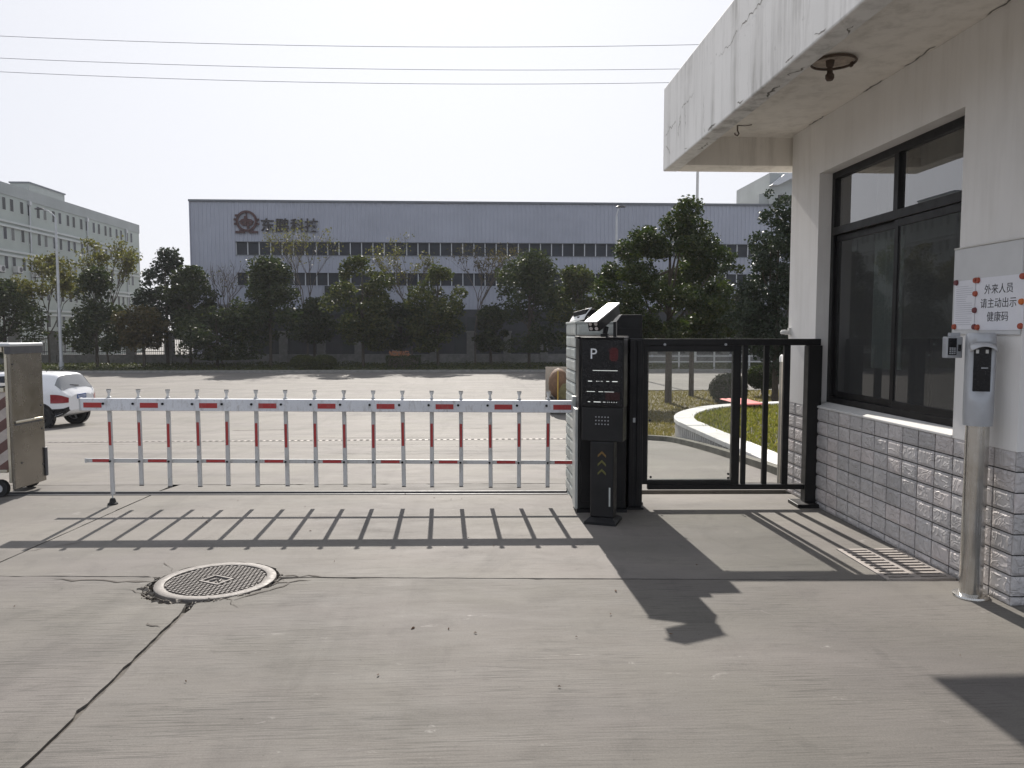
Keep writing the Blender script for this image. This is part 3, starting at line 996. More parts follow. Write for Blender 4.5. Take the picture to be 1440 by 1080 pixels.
for y, z, m_ in ((4.276, 1.935, 'magnet_red'), (4.276, 1.79, 'magnet_orange'), (4.276, 1.65, 'magnet_red'), (4.668, 1.937, 'magnet_red'), (4.655, 1.645, 'magnet_red')):
    magnet(sg, y, z, m_)
sh = thing('printed_notice', 'white portrait sheet of faint small print next to the window', 'notice', (HX - .014, 4.79, 1.62))
put('sheet', rect_yz(HX - .0165, 4.695, 4.902, 1.632, 1.945, .0012), 'paper', sh, world=True)
g = MB()
for k in range(19):
    z = 1.905 - k * .0135
    g.box(HX - .0179, 4.72 + (rnd.uniform(0, .08) if rnd.random() < .35 else 0), z, HX - .0185, 4.885, z + .003)
put('print', g, 'faint_ink', sh, world=True, kind='stuff')
for y, z, m_ in ((4.883, 1.935, 'magnet_dark'), (4.69, 1.938, 'magnet_red'), (4.688, 1.855, 'magnet_red'), (4.688, 1.752, 'magnet_dark'), (4.685, 1.648, 'magnet_dark'), (4.887, 1.65, 'magnet_red')):
    magnet(sh, y, z, m_)
tag(put('cable', MB().tube([(HX - .009, 4.93, 2.155), (HX - .011, 4.6, 2.158), (HX - .009, 4.28, 2.156)], .006, 6), 'pipe_white'), 'thin white cable running along the top of the notice board', 'cable')

# ------------------------------------------------------------------ scanner post
sp = thing('scanner_post', 'round stainless steel post with silver face scanner head at the near wall', 'scanner post', (3.03, 4.47, 0))
put('base_flange', MB().lathe([(.001, .022), (.075, .022), (.1, .016), (.104, .008), (.104, .0), (.08, .001)], 28), 'stainless', sp, smooth=True)
put('post', MB().lathe([(.064, .02), (.064, 1.055)], 32), 'stainless', sp, smooth=True)
g = MB()
prof = []
nseg = 32
face = R(-90 - 22)   # direction the screen looks
rows = [(1.055, .079, .0), (1.12, .081, .0), (1.20, .081, .0), (1.245, .081, .45), (1.27, .081, 1), (1.50, .081, 1), (1.535, .081, 1), (1.56, .081, .3), (1.60, .079, 0), (1.612, .07, 0)]
for z, r, cut in rows:
    for k in range(nseg):
        a = 2 * math.pi * k / nseg
        x, y = r * math.cos(a), r * math.sin(a)
        d = x * math.cos(face) + y * math.sin(face)
        lim = .05 + (1 - cut) * .04
        if cut and d > lim:
            e = d - lim
            x -= e * math.cos(face); y -= e * math.sin(face)
        g.v.append((x, y, z))
for j in range(len(rows) - 1):
    for k in range(nseg):
        g.f.append((j * nseg + k, j * nseg + (k + 1) % nseg, (j + 1) * nseg + (k + 1) % nseg, (j + 1) * nseg + k))
g.f.append(tuple(range((len(rows) - 1) * nseg, len(rows) * nseg)))
head = put('scanner_head', g, 'silver_plastic', sp, smooth=True)
MF = Matrix.Rotation(face + R(90), 4, 'Z')     # local -y looks along the screen direction
put('screen', MB().box(-.046, -.058, 1.262, .046, -.0515, 1.53).move(MF), 'black_plastic', head, bevel=.003)
for xx in (-.028, .022):
    put('lamp_window', MB().tube([(xx, -.0585, 1.49), (xx, -.0585, 1.512)], .008, 8).move(MF), 'camera_white', head, smooth=True)
put('slot_mark', MB().box(-.005, -.0595, 1.40, .03, -.0582, 1.406).move(MF), 'silver_plastic', head)
g = MB()
for i in range(13):
    t = -1 + i / 6
    for (yy, zz) in ((-.04, 1.575), (-.118 + .03 * t * t, 1.535 - .012 * t * t)):
        g.v.append((.072 * t, yy, zz - .022 * t * t))
g.f += [(2 * i, 2 * i + 1, 2 * i + 3, 2 * i + 2) for i in range(12)]
vis = put('visor', g.move(MF), 'hood_silver', head, smooth=True)
so = vis.modifiers.new('thick', 'SOLIDIFY'); so.thickness = .006
kp = thing('card_reader', 'small silver keypad card reader mounted beside the scanner head', 'card reader', (2.92, 4.55, 1.46))
put('housing', MB().box(2.872, 4.55, 1.458, 2.972, 4.60, 1.588), 'silver_plastic', kp, world=True, bevel=.006)
put('bracket', MB().box(2.90, 4.56, 1.589, 2.96, 4.59, 1.612).box(2.91, 4.601, 1.5, 2.96, HX and 4.63, 1.54), 'silver_plastic', kp, world=True)
fp = put('keypad', MB().box(2.879, 4.545, 1.476, 2.93, 4.549, 1.579), 'black_plastic', kp, world=True)
for r in range(4):
    for c in range(3):
        put('key', MB().box(2.885 + c * .014, 4.542, 1.482 + r * .011, 2.895 + c * .014, 4.5445, 1.489 + r * .011), 'silver_plastic', fp, world=True)
put('reader_window', MB().tube([(2.951, 4.549, 1.5), (2.951, 4.549, 1.54)], .009, 10), 'black_plastic', kp, world=True)

GA = R(-2.2)          # the gate line is turned a little against the house
# ------------------------------------------------------------------ tiled gate pillar
pt = thing('gate_pillar', 'pale green tiled gate pillar behind the black barrier cabinets', 'pillar', (1.19, 7.48, 0))
put('core', MB().box(.946, 7.156, -.12, 1.45, 7.84, 1.69), 'grout_and_gap_shade', pt, world=True)
put('cap', MB().box(.93, 7.14, 1.691, 1.466, 7.856, 1.712), 'tile_green', pt, world=True, bevel=.004)
PT = .1125
for r in range(16):
    z1 = 1.69 - r * PT
    z0 = z1 - PT + .008
    for k in range(2):
        tile_at(pt, 'tile_green', .946, 7.84 - k * .342 - .004, z0, .334, z1 - z0, R(-90), .014)
        tile_at(pt, 'tile_green', .946 + k * .252 + .004, 7.156, z0, .244, z1 - z0, 0, .014)

# ------------------------------------------------------------------ barrier with its fence arm
BX, BY = .93, 7.085
bt = thing('boom_barrier', 'white fence boom barrier with red reflectors across the entrance lane, black cabinet', 'barrier', (BX, BY, 0), GA)
put('cabinet', MB().box(.0, -.33, .03, .43, -.05, 1.555), 'black_metal', bt, bevel=.012)
put('cabinet_foot', MB().box(-.01, -.34, 0, .44, -.04, .029), 'charcoal_metal', bt)
put('lit_edge', MB().box(-.028, -.325, .03, -.002, -.06, .93), 'grey_alu', bt, bevel=.004)  # added pale strip, its colour stands in for light on the cabinet's side
put('cabinet_door', MB().box(.03, -.342, .1, .40, -.332, 1.0), 'black_metal', bt, bevel=.003)
put('cabinet_lid', MB().box(-.012, -.342, 1.556, .442, -.038, 1.578), 'charcoal_metal', bt, bevel=.006)
AL = 4.57
def arm(mb):
    """the arm droops slightly towards its hinge"""
    mb.v = [(x, y, z + .026 * (-x / AL) - .004) for x, y, z in mb.v]
    return mb
put('arm_clamp', MB().box(-.03, -.045, .84, .10, .045, 1.02), 'grey_alu', bt, bevel=.006)
bm_ = put('beam', arm(MB().box(-AL, -.028, .869, -.031, .026, .982)), 'white_enamel', bt, bevel=.006)
put('beam_cap', arm(MB().box(-AL - .012, -.03, .866, -AL - .0005, .028, .985)), 'cream_alu', bt, bevel=.004)
rl = put('lower_rail', arm(MB().box(-AL - .005, .052, .372, -.02, .068, .41)), 'cream_alu', bt)
put('rail_cap', arm(MB().box(-AL - .02, .05, .370, -AL - .006, .07, .412)), 'cream_alu', bt)
SL = [-4.335 + .2725 * i for i in range(16)]
for k in range(9):
    x0 = -4.55 if k == 0 else SL[2 * k - 1] + .03
    x0 += .012
    put('reflector', arm(MB().box(x0, -.031, .898, x0 + .165, -.0285, .944)), 'red_reflective', bm_)
    x1 = x0 + .03
    put('reflector', arm(MB().box(x1 - .01, .0495, .378, min(x1 + .165, -.02), .0515, .404)), 'red_reflective', rl)
for i, x in enumerate(SL):
    zl = .075 if i == 0 else .162 + rnd.uniform(-.006, .006)
    kx, ky = rnd.uniform(-.007, .007), rnd.uniform(-.01, .01)
    def lean_(mb):
        mb.v = [(a_ + kx * (.94 - c_), b_ + ky * (.94 - c_), c_) for a_, b_, c_ in mb.v]
        return mb
    s = put('slat', arm(lean_(MB().box(x - .019, .027, zl, x + .019, .049, .99))), 'cream_alu', bt, bevel=.004, seg=1)
    j = rnd.uniform(-.012, .012)
    put('reflector', arm(lean_(MB().box(x - .013, .0255, .535 + j, x + .011, .0268, .755 + j))), 'red_reflective', s)
    hg = arm(MB().lathe([(.022, .991), (.012, 1.0), (.010, 1.02), (.021, 1.048), (.021, 1.06)], 10, (x, .035, 0)))
    put('slat_clip', hg, 'cream_alu', s, smooth=True)
    put('clip_cap', arm(MB().cyl(x, .035, 1.0605, 1.064, .021, 10)), 'black_plastic', s)
    put('bolt', arm(MB().tube([(x - .022, -.029, .935), (x - .022, -.038, .935)], .0115, 10)), 'black_plastic', bm_)
    put('bolt', arm(MB().tube([(x - .006, .026, .39), (x - .006, .017, .39)], .0105, 10)), 'black_plastic', s)
    if i:
        put('end_cap', arm(lean_(MB().box(x - .019, .027, zl - .008, x + .019, .049, zl - .0005))), 'lamp_dark', s)
lg = put('support_leg', MB().tube([(SL[0], .038, .04), (SL[0], .038, .1)], .007, 8), 'galvanised', bt)
put('rubber_foot', MB().lathe([(.001, .062), (.018, .06), (.026, .045), (.03, .022), (.045, .012), (.045, 0), (.001, 0)], 16, (SL[0], .038, 0)), 'rubber', lg, smooth=True)

# ------------------------------------------------------------------ number plate reader with display
lt = thing('parking_display', 'black parking display pillar with P symbol and white camera on top', 'parking display', (1.09, 6.42, 0), R(-22))
put('base_plate', MB().add([(-.135, -.14, 0), (.135, -.14, 0), (.135, .13, 0), (-.135, .13, 0), (-.135, -.14, .022), (.135, -.14, .022), (.135, .13, .022), (-.135, .13, .022),
    (-.1, -.085, .05), (.1, -.085, .05), (.1, .08, .05), (-.1, .08, .05)], [(0, 1, 5, 4), (1, 2, 6, 5), (2, 3, 7, 6), (3, 0, 4, 7), (4, 5, 9, 8), (5, 6, 10, 9), (6, 7, 11, 10), (7, 4, 8, 11), (8, 9, 10, 11)]), 'charcoal_metal', lt)
put('column', MB().box(-.1, -.075, .051, .1, .07, .699), 'charcoal_metal', lt, bevel=.012)
put('lower_panel', MB().box(-.175, -.08, .70, .175, .08, .985), 'charcoal_metal', lt, bevel=.008)
hd = put('display_housing', MB().box(-.18, -.085, .987, .18, .085, 1.56), 'black_metal', lt, bevel=.008)
put('top_cover', MB().box(-.184, -.1, 1.5605, .184, .09, 1.572), 'black_metal', lt, bevel=.003)
put('display_glass', MB().box(-.165, -.09, 1.0, .165, -.0856, 1.545), 'black_plastic', hd)
put('symbol_p', text_mesh('symbol_p', 'P', .125, 'plate_white', .0006, 0), parent=hd, loc=(-.075, -.0908, 1.43))
# red digits behind the dim part of the display
m = NT('led_red'); m.set(Base_Color=(.02, .0, .0), Roughness=.6, Emission_Color=(.6, .02, .03), Emission_Strength=.018); M['led_red'] = m.m
m = NT('led_white'); m.set(Base_Color=(.3, .3, .3), Roughness=.6, Emission_Color=(.85, .88, .85), Emission_Strength=.28); M['led_white'] = m.m
m = NT('led_amber'); m.set(Base_Color=(.09, .055, .015), Roughness=.5, Emission_Color=(.8, .4, .05), Emission_Strength=.015); M['led_amber'] = m.m
m = NT('led_olive'); m.set(Base_Color=(.07, .068, .02), Roughness=.5, Emission_Color=(.5, .45, .05), Emission_Strength=.015); M['led_olive'] = m.m
g = MB()
for r in range(9):
    for c in range(6):
        if c in (0, 5) and r in (0, 8): continue
        g.box(.062 + c * .012, -.0914, 1.375 + r * .0125, .072 + c * .012, -.0904, 1.385 + r * .0125)
put('red_digit', g, 'led_red', hd)
for z, segs in ((1.295, [(-.08, .13, .004)]), (1.205, [(-.12, -.085, .006), (-.05, -.04, .005), (-.03, -.024, .004), (-.01, -.004, .004), (.0, .006, .004), (.035, .06, .005), (.085, .13, .006)]),
                (1.118, [(-.13, -.06, .004), (-.03, .01, .004), (.02, .1, .003)]), (1.032, [(-.12, -.1, .005), (-.07, -.01, .006), (.01, .03, .004), (.045, .05, .005), (.06, .065, .005), (.08, .085, .006), (.1, .105, .006), (.12, .125, .006)])):
    g = MB()
    for a, b, h in segs:
        g.box(a, -.0912, z - h / 2, b, -.0904, z + h / 2)
    put('led_row', g, 'led_white', hd)
g = MB()
for r in range(9):
    for c in range(11):
        g.box(.03 + c * .011, -.0913, 1.05 + r * .0075, .038 + c * .011, -.0904, 1.055 + r * .0075)
M['led_dim'] = NT('led_dim').set(Base_Color=(.05, .004, .004), Roughness=.6).m
put('dim_digits', g, 'led_dim', hd)
spm = MB().tube([(0, -.0805, 0), (0, -.0835, 0)], .0055, 8).mesh('speaker_hole', 'silver_plastic')
for r in range(3):
    for c in range(5):
        put('speaker_hole', spm, parent=lt, loc=(-.052 + c * .026, 0, .845 + r * .03))
for k, z in enumerate((.585, .51, .435)):
    put('arrow', MB().prism([(-.035, z - .022), (0, z + .012), (.035, z - .022), (.035, z - .002), (0, z + .032), (-.035, z - .002)], 'y', -.0775, -.0755), 'led_amber' if k == 0 else 'led_olive', lt)
put('reflective_strip', MB().box(.062, -.0765, .15, .075, -.0752, .31), 'grey_alu', lt)
# camera on its bracket
put('camera_bracket', MB().box(-.03, -.03, 1.5725, .03, .03, 1.60).tube([(0, .0, 1.60), (.01, .01, 1.66)], .022, 10).box(.075, -.02, 1.5725, .10, .02, 1.70), 'black_metal', lt)
MC = Matrix.Translation((-.015, .0, 1.735)) @ Matrix.Rotation(R(-14), 4, 'Z') @ Matrix.Rotation(R(21), 4, 'X')
cm = put('camera_body', MB().box(-.052, -.19, -.05, .052, .22, .038).move(MC), 'charcoal_metal', lt, bevel=.006)
put('camera_hood', MB().box(-.058, -.225, .0385, .058, .235, .05).move(MC), 'camera_white', cm, bevel=.003)
for xx in (-.025, .025):
    for zz in (-.025, .015):
        put('camera_lamp', MB().tube([(xx, -.1905, zz), (xx, -.195, zz)], .015, 12).move(MC), 'lens_glass', cm)

# second camera on the pillar, looking the other way
ec = thing('exit_camera', 'dark camera under a curved white hood on top of the tiled pillar', 'camera', (1.03, 7.35, 1.712), R(20))
put('mount', MB().cyl(0, 0, 0, .05, .05, 12), 'black_metal', ec)
ME = Matrix.Translation((.02, .0, .08)) @ Matrix.Scale(.82, 4) @ Matrix.Rotation(R(-6), 4, 'X')
put('camera_body', MB().box(-.06, -.15, -.05, .07, .17, .035).move(ME), 'black_metal', ec, bevel=.008)
g = MB()
for i in range(9):
    t = i / 8
    x = -.10 + .11 * t
    z = -.09 + .14 * t ** .75
    g.v += [(x, -.17, z), (x, .2, z)]
g.f += [(2 * i, 2 * i + 1, 2 * i + 3, 2 * i + 2) for i in range(8)]
o = put('hood', g.move(ME), 'camera_white', ec, smooth=True)
so = o.modifiers.new('thick', 'SOLIDIFY'); so.thickness = .005
# black controller with a chamfered shoulder
ct = thing('gate_controller', 'black controller cabinet with chamfered top behind the barrier cabinet', 'cabinet', (1.42, 7.18, 0))
put('cabinet_body', MB().prism([(1.352, .0), (1.60, .0), (1.60, 1.775), (1.405, 1.775), (1.352, 1.70)], 'y', 7.2, 7.42).move(Matrix.Translation((-.05, -.13, 0))), 'black_metal', ct, world=True, bevel=.006)
put('base', MB().box(1.28, 7.05, 0, 1.57, 7.31, .02), 'charcoal_metal', ct, world=True)
put('cabinet_door', MB().box(1.33, 7.055, .3, 1.53, 7.068, 1.65), 'black_metal', ct, world=True, bevel=.003)

# ------------------------------------------------------------------ pedestrian gate
pg = thing('pedestrian_gate', 'black steel pedestrian gate with clear panel and three upright bars by the gatehouse', 'gate', (2.3, 6.985, 0), GA)
put('top_rail', MB().box(-.77, -.03, 1.492, .88, .03, 1.552), 'black_metal', pg, bevel=.004)
put('bottom_rail', MB().box(-.70, -.028, .152, .755, .028, .20), 'black_metal', pg, bevel=.004)
lf = put('gate_leaf', MB().box(-.757, -.022, .201, -.703, .022, 1.491).box(.072, -.022, .201, .15, .022, 1.491).box(-.703, -.022, 1.432, .072, .022, 1.491).box(-.703, -.022, .201, .072, .022, .246), 'black_metal', pg, bevel=.003)
put('clear_panel', MB().box(-.715, -.029, .24, .076, -.024, 1.436), 'clear_sheet', lf)
bmesh_bolt = MB().tube([(0, 0, 0), (0, -.008, 0)], .012, 10).mesh('bolt', 'silver_plastic')
bmesh_dark = MB().tube([(0, 0, 0), (0, -.006, 0)], .011, 10).mesh('bolt', 'black_plastic')
for (x, z, b_) in ((-.675, 1.395, bmesh_bolt), (.045, 1.40, bmesh_bolt), (-.675, .272, bmesh_dark), (.045, .262, bmesh_dark), (.045, .30, bmesh_dark), (-.69, .8, bmesh_dark)):
    put('bolt', b_, parent=lf, loc=(x, -.0295, z))
for x in (-.56, .0):
    put('bolt', bmesh_bolt, parent=pg, loc=(x, -.0305, 1.50))
for x0, x1, mt in ((.168, .212, 'charcoal_metal'), (.365, .41, 'black_metal'), (.548, .606, 'black_metal')):
    put('bar', MB().box(x0, -.02, .2005, x1, .02, 1.4915), mt, pg, bevel=.003)
po = put('post', MB().box(.755, -.06, .035, .885, .05, 1.491), 'black_metal', pg, bevel=.006)
put('base_plate', MB().box(.66, -.14, 0, .90, .11, .034), 'black_metal', po, bevel=.004)
op = put('operator_cabinet', MB().box(-.905, -.16, .02, -.775, .13, 1.556), 'charcoal_metal', pg, bevel=.01)
put('cabinet_rib', MB().box(-.90, -.175, .04, -.862, -.1605, 1.54).box(-.835, -.175, .04, -.80, -.1605, 1.54), 'black_metal', op, bevel=.004)
put('cabinet_foot', MB().box(-.915, -.18, 0, -.765, .15, .019), 'black_metal', op)
put('lock', MB().box(-.87, -.19, .80, -.85, -.1755, .84), 'galvanised', op)

# small things on and behind the corner of the gatehouse
wl = thing('wall_sensor', 'small white sensor lamp on the far corner of the gatehouse wall', 'wall lamp', (HX - .01, 7.56, 1.6))
put('arm', MB().box(HX - .05, 7.53, 1.585, HX - .001, 7.57, 1.60).box(HX - .025, 7.535, 1.6005, HX - .001, 7.565, 1.655), 'pipe_white', wl, world=True)
put('head', MB().lathe([(.001, .03), (.03, .026), (.04, .01), (.036, -.012), (.001, -.016)], 16, (HX - .062, 7.55, 1.606)), 'pipe_white', wl, world=True, smooth=True)
pp = thing('drain_pipe', 'white upright pipe with rounded cap standing behind the gatehouse corner', 'pipe', (3.235, 7.95, 0))
put('pipe', MB().cyl(3.235, 7.95, -.02, 1.33, .024, 14), 'pipe_dull', pp, world=True, smooth=True)
put('pipe_cap', MB().lathe([(.028, 1.30), (.029, 1.335), (.024, 1.36), (.012, 1.374), (.001, 1.376)], 14, (3.235, 7.95, 0)), 'camera_white', pp, world=True, smooth=True)

# ------------------------------------------------------------------ track and retractable gate
tr = thing('gate_track', 'dark steel track of the sliding gate set across the lane', 'track', (-1.7, TR(-1.7), 0), R(-2.21))
put('channel', MB().box(-7.5, -.088, -.04, 2.62, .088, -.022), 'crack_dark', tr)
put('rail', MB().box(-7.5, -.075, -.0215, 2.62, -.055, .004), 'lamp_dark', tr)
put('rail', MB().box(-7.5, .055, -.0215, 2.62, .075, .004), 'lamp_dark', tr)
rg = thing('retractable_gate', 'parked stainless steel retractable gate with hazard striped side panel', 'gate', (-4.485, 7.885, 0), GA)
hb = put('end_panel', MB().box(-.03, -.235, .07, 0, .285, 1.47), 'stainless_dirty', rg, bevel=.01)
put('dent_handle', MB().box(.0005, -.20, .72, .02, .235, .745), 'steel_frame', hb, bevel=.008)
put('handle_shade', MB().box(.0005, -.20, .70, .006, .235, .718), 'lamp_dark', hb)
for (y, z) in ((-.12, .32), (.23, .25), (.235, .62), (.235, .86), (-.2, 1.3)):
    put('rivet', MB().tube([(.0005, y, z), (.006, y, z)], .009, 8), 'lamp_dark', hb)
put('bumper', MB().box(.0005, .25, .12, .02, .288, .42), 'lamp_dark', hb, bevel=.008)
put('top_cover', MB().box(-1.1, -.25, 1.471, .012, .30, 1.505), 'galvanised', rg, bevel=.012)
put('corner_cap', MB().box(-.05, -.242, 1.40, .008, .292, 1.4705), 'lamp_dark', rg, bevel=.006)
for y in (-.235, .245):
    f = put('side_frame', MB().box(-.058, y, .14, -.0305, y + .04, 1.47).box(-1.1, y, .14, -1.05, y + .04, 1.47).box(-1.05, y, 1.42, -.075, y + .04, 1.47).box(-1.05, y, 1.03, -.075, y + .04, 1.075).box(-1.05, y, .24, -.075, y + .04, .27), 'steel_frame', rg, bevel=.004)
    put('striped_panel', MB().box(-1.049, y + .012, .271, -.059, y + .028, 1.029), 'hazard', rg)
    for x in (-.16, -.95):
        w = put('wheel', MB().tube([(x, y - .005, .085), (x, y + .045, .085)], .085, 18), 'rubber', rg, smooth=True)
        put('hub', MB().tube([(x, y - .012, .085), (x, y - .0055, .085)], .04, 12), 'galvanised', w)
put('motor_box', MB().box(-1.0, -.2, .28, -.1, .2, 1.0), 'lamp_dark', rg)
put('lamp_globe', MB().lathe([(.001, .09), (.04, .07), (.05, .03), (.03, 0), (.001, 0)], 12, (-.2, -.2, 1.076)), 'pipe_white', rg, smooth=True)
put('roof_panel', MB().box(-1.04, -.24, 1.08, -.08, .24, 1.09), 'lamp_dark', rg)
for k in range(3):
    x0 = -1.3 - k * .3
    for y in (-.22, .22):
        put('lattice_frame', MB().tube([(x0, y, .1), (x0 + .14, y, 1.4), (x0 + .0, y, 1.4), (x0 + .14, y, .1)], .018, 8), 'steel_frame', rg, smooth=True)
    put('cross_bar', MB().tube([(x0 + .07, -.22, .75), (x0 + .07, .22, .75)], .016, 8).tube([(x0 + .14, -.22, 1.4), (x0 + .14, .22, 1.4)], .016, 8), 'steel_frame', rg)
    put('wheel', MB().tube([(x0 + .07, -.25, .08), (x0 + .07, -.21, .08)], .08, 14).tube([(x0 + .07, .21, .08), (x0 + .07, .25, .08)], .08, 14), 'rubber', rg)

# drain line across the ramp
dy = 14.7
dl = thing('drain_channel', 'dotted slotted drain cover running across the ramp beyond the barrier', 'drain channel', (-3.5, dy, gh(dy)))
sl = (gh(dy + .2) - gh(dy - .2)) / .4
put('cover', MB().add([(-9.5, dy - .14, gh(dy - .14) + .006), (2.3, dy - .14, gh(dy - .14) + .006), (2.3, dy + .14, gh(dy + .14) + .006), (-9.5, dy + .14, gh(dy + .14) + .006)], [(0, 1, 2, 3)]), 'grate_steel', dl, world=True)
g = MB()
x = -9.4
while x < 2.2:
    g.add([(x, dy - .09, gh(dy - .09) + .01), (x + .055, dy - .09, gh(dy - .09) + .01), (x + .055, dy + .09, gh(dy + .09) + .01), (x, dy + .09, gh(dy + .09) + .01)], [(0, 1, 2, 3)])
    x += .118
put('slot', g, 'dark_slot', dl, world=True, kind='stuff')

# ------------------------------------------------------------------ white car driving away to the left
class Loft:
    """body built from stations along x; every station is a half outline (y, z) from under the sill to the roof centre"""
    def __init__(s, st):
        s.x = np.array([a for a, _ in st])
        s.p = np.array([b for _, b in st], float)       # (k, m, 2)
    def at(s, x, t):
        m = s.p.shape[1]
        def cr(P, u):
            i = int(min(max(math.floor(u), 0), len(P) - 2)); f = u - i
            p0, p1, p2, p3 = P[max(i - 1, 0)], P[i], P[i + 1], P[min(i + 2, len(P) - 1)]
            return .5 * (2 * p1 + (p2 - p0) * f + (2 * p0 - 5 * p1 + 4 * p2 - p3) * f * f + (3 * p1 - p0 - 3 * p2 + p3) * f ** 3)
        u = np.interp(x, s.x, np.arange(len(s.x)))
        prof = np.array([cr(s.p[:, j], u) for j in range(m)])
        q = cr(prof, t * (m - 1))
        return Vector((x, max(0.0, q[0]), q[1]))
    def grid(s, x0, x1, t0, t1, nx, nt, side, off=0.0):
        g = MB()
        for i in range(nx + 1):
            for j in range(nt + 1):
                x, t = x0 + (x1 - x0) * i / nx, t0 + (t1 - t0) * j / nt
                p = s.at(x, t)
                if off:
                    a = s.at(min(x + .02, s.x[-1]), t) - s.at(max(x - .02, s.x[0]), t)
                    b = s.at(x, min(1, t + .01)) - s.at(x, max(0, t - .01))
                    nn = a.cross(b)
                    if nn.length > 1e-9:
                        nn.normalize()
                        if nn.y < 0 and abs(nn.y) > abs(nn.z) * .05 or nn.z < -.2: nn = -nn
                        p = p + nn * off
                g.v.append((p.x, p.y * side, p.z))
        g.f += [(i * (nt + 1) + j, (i + 1) * (nt + 1) + j, (i + 1) * (nt + 1) + j + 1, i * (nt + 1) + j + 1) for i in range(nx) for j in range(nt)]
        return g
# x: rear +2.1 to nose -2.15; half outlines
def stn(x, sill, w, wb, zb, zr, wr):
    return (x, [(0, sill), (w * .9, sill + .01), (w * .985, sill + .12), (w, .62), (w * .985, .82), (wb, zb), (wr + (wb - wr) * .45, zb + (zr - zb) * .55), (wr, zr - .06), (wr * .6, zr - .008), (0, zr)])
cl = Loft([stn(-2.15, .38, .60, .55, .66, .70, .45), stn(-2.05, .30, .76, .70, .74, .80, .6), stn(-1.7, .25, .86, .80, .86, .93, .68), stn(-1.0, .24, .89, .84, .96, 1.06, .70),
           stn(-.75, .24, .89, .845, 1.0, 1.18, .68), stn(-.2, .24, .89, .85, 1.0, 1.53, .60), stn(.4, .24, .89, .85, 1.02, 1.60, .60), stn(1.1, .25, .89, .85, 1.05, 1.585, .60),
           stn(1.5, .27, .885, .85, 1.09, 1.58, .60), stn(1.7, .30, .88, .845, 1.10, 1.565, .60), stn(1.86, .33, .865, .835, 1.10, 1.52, .60), stn(1.97, .36, .85, .82, 1.08, 1.33, .64), stn(2.07, .40, .82, .79, 1.04, 1.13, .68), stn(2.13, .45, .76, .73, .98, 1.04, .62), stn(2.17, .52, .62, .59, .9, .96, .48)])
CYc = 22.85
car = thing('parked_car', 'white compact SUV seen from behind beyond the retractable gate', 'car', (-13.53, CYc, gh(CYc)), R(-4))
g = MB()
for sd in (1, -1):
    q = cl.grid(-2.15, 2.17, 0, 1, 90, 34, sd)
    g.add(q.v, q.f)
for sgn, xx in ((1, 2.17), (-1, -2.15)):
    ring_ = [cl.at(xx, t / 34) for t in range(35)]
    g.add([(p.x, p.y, p.z) for p in ring_] + [(p.x, -p.y, p.z) for p in reversed(ring_)], [tuple(range(70))])
body = put('body', g, 'car_paint', car, smooth=True)
for sd in (1, -1):
    put('side_window', cl.grid(-.35, 1.0, .58, .74, 12, 5, sd, .006), 'far_glass', car, smooth=True)
    put('quarter_window', cl.grid(1.06, 1.38, .59, .70, 6, 4, sd, .006), 'far_glass', car, smooth=True)
    put('tail_lamp', cl.grid(1.80, 2.165, .405, .51, 8, 5, sd, .012), 'tail_lamp', car, smooth=True)
    put('bumper_trim', cl.grid(1.75, 2.168, .08, .31, 8, 5, sd, .01), 'black_plastic', car, smooth=True)
    put('sill_trim', cl.grid(-1.7, 1.75, .10, .2, 20, 3, sd, .006), 'black_plastic', car, smooth=True)
    for xw in (-1.15, 1.5):
        y0 = sd * .70
        put('wheel_arch', MB().tube([(xw, sd * .78, .36), (xw, sd * .9, .36)], .40, 28), 'black_plastic', body)
        w = put('wheel', MB().lathe([(.21, -.1), (.30, -.115), (.335, -.09), (.345, 0), (.335, .09), (.30, .115), (.21, .1)], 30).move(Matrix.Translation((xw, sd * .81, .345)) @ Matrix.Rotation(R(90), 4, 'X')), 'rubber', car, smooth=True)
        g = MB()
        g.lathe([(.21, 0), (.2, .03), (.215, .09), (.21, .1)], 24)
        for k in range(5):
            a = 2 * math.pi * k / 5
            g.add([(.03 * math.cos(a + 1.57), .03 * math.sin(a + 1.57), .085), (-.03 * math.cos(a + 1.57), -.03 * math.sin(a + 1.57), .085), (.2 * math.cos(a) - .025 * math.cos(a + 1.57), .2 * math.sin(a) - .025 * math.sin(a + 1.57), .08), (.2 * math.cos(a) + .025 * math.cos(a + 1.57), .2 * math.sin(a) + .025 * math.sin(a + 1.57), .08)], [(0, 1, 2, 3)])
        g.cyl(0, 0, .02, .092, .045, 12)
        put('rim', g.move(Matrix.Translation((xw, sd * .82, .345)) @ Matrix.Rotation(R(90 * sd), 4, 'X')), 'silver_plastic', w)
g = cl.grid(1.875, 2.06, .62, 1, 8, 10, 1, .008)
q = cl.grid(1.875, 2.06, .62, 1, 8, 10, -1, .008)
g.add(q.v, q.f)
m = NT('rear_glass'); m.set(Base_Color=(.2, .205, .21), Roughness=.06, Specular_IOR_Level=1.0); M['rear_glass'] = m.m
put('rear_window', g, 'rear_glass', car, smooth=True)
wp = cl.at(2.05, .99)
put('wiper', MB().tube([(wp.x + .02, .05, wp.z + .03), (wp.x - .03, -.3, wp.z + .07)], .012, 6), 'black_plastic', car)
pl = put('number_plate', MB().box(2.14, -.22, .82, 2.185, .22, .96), 'plate_blue', car, bevel=.004)
g = MB()
for k in range(7):
    x = -.19 + k * .056
    g.box(2.1855, x, .86, 2.187, x + .035, .875); g.box(2.1855, x, .905, 2.187, x + .035, .92); g.box(2.1855, x + .01, .875, 2.187, x + .02, .905)
put('plate_marks', g, 'plate_white', pl)
put('aerial', MB().tube([(1.15, 0, 1.57), (1.25, 0, 1.66)], .008, 6), 'black_plastic', car)
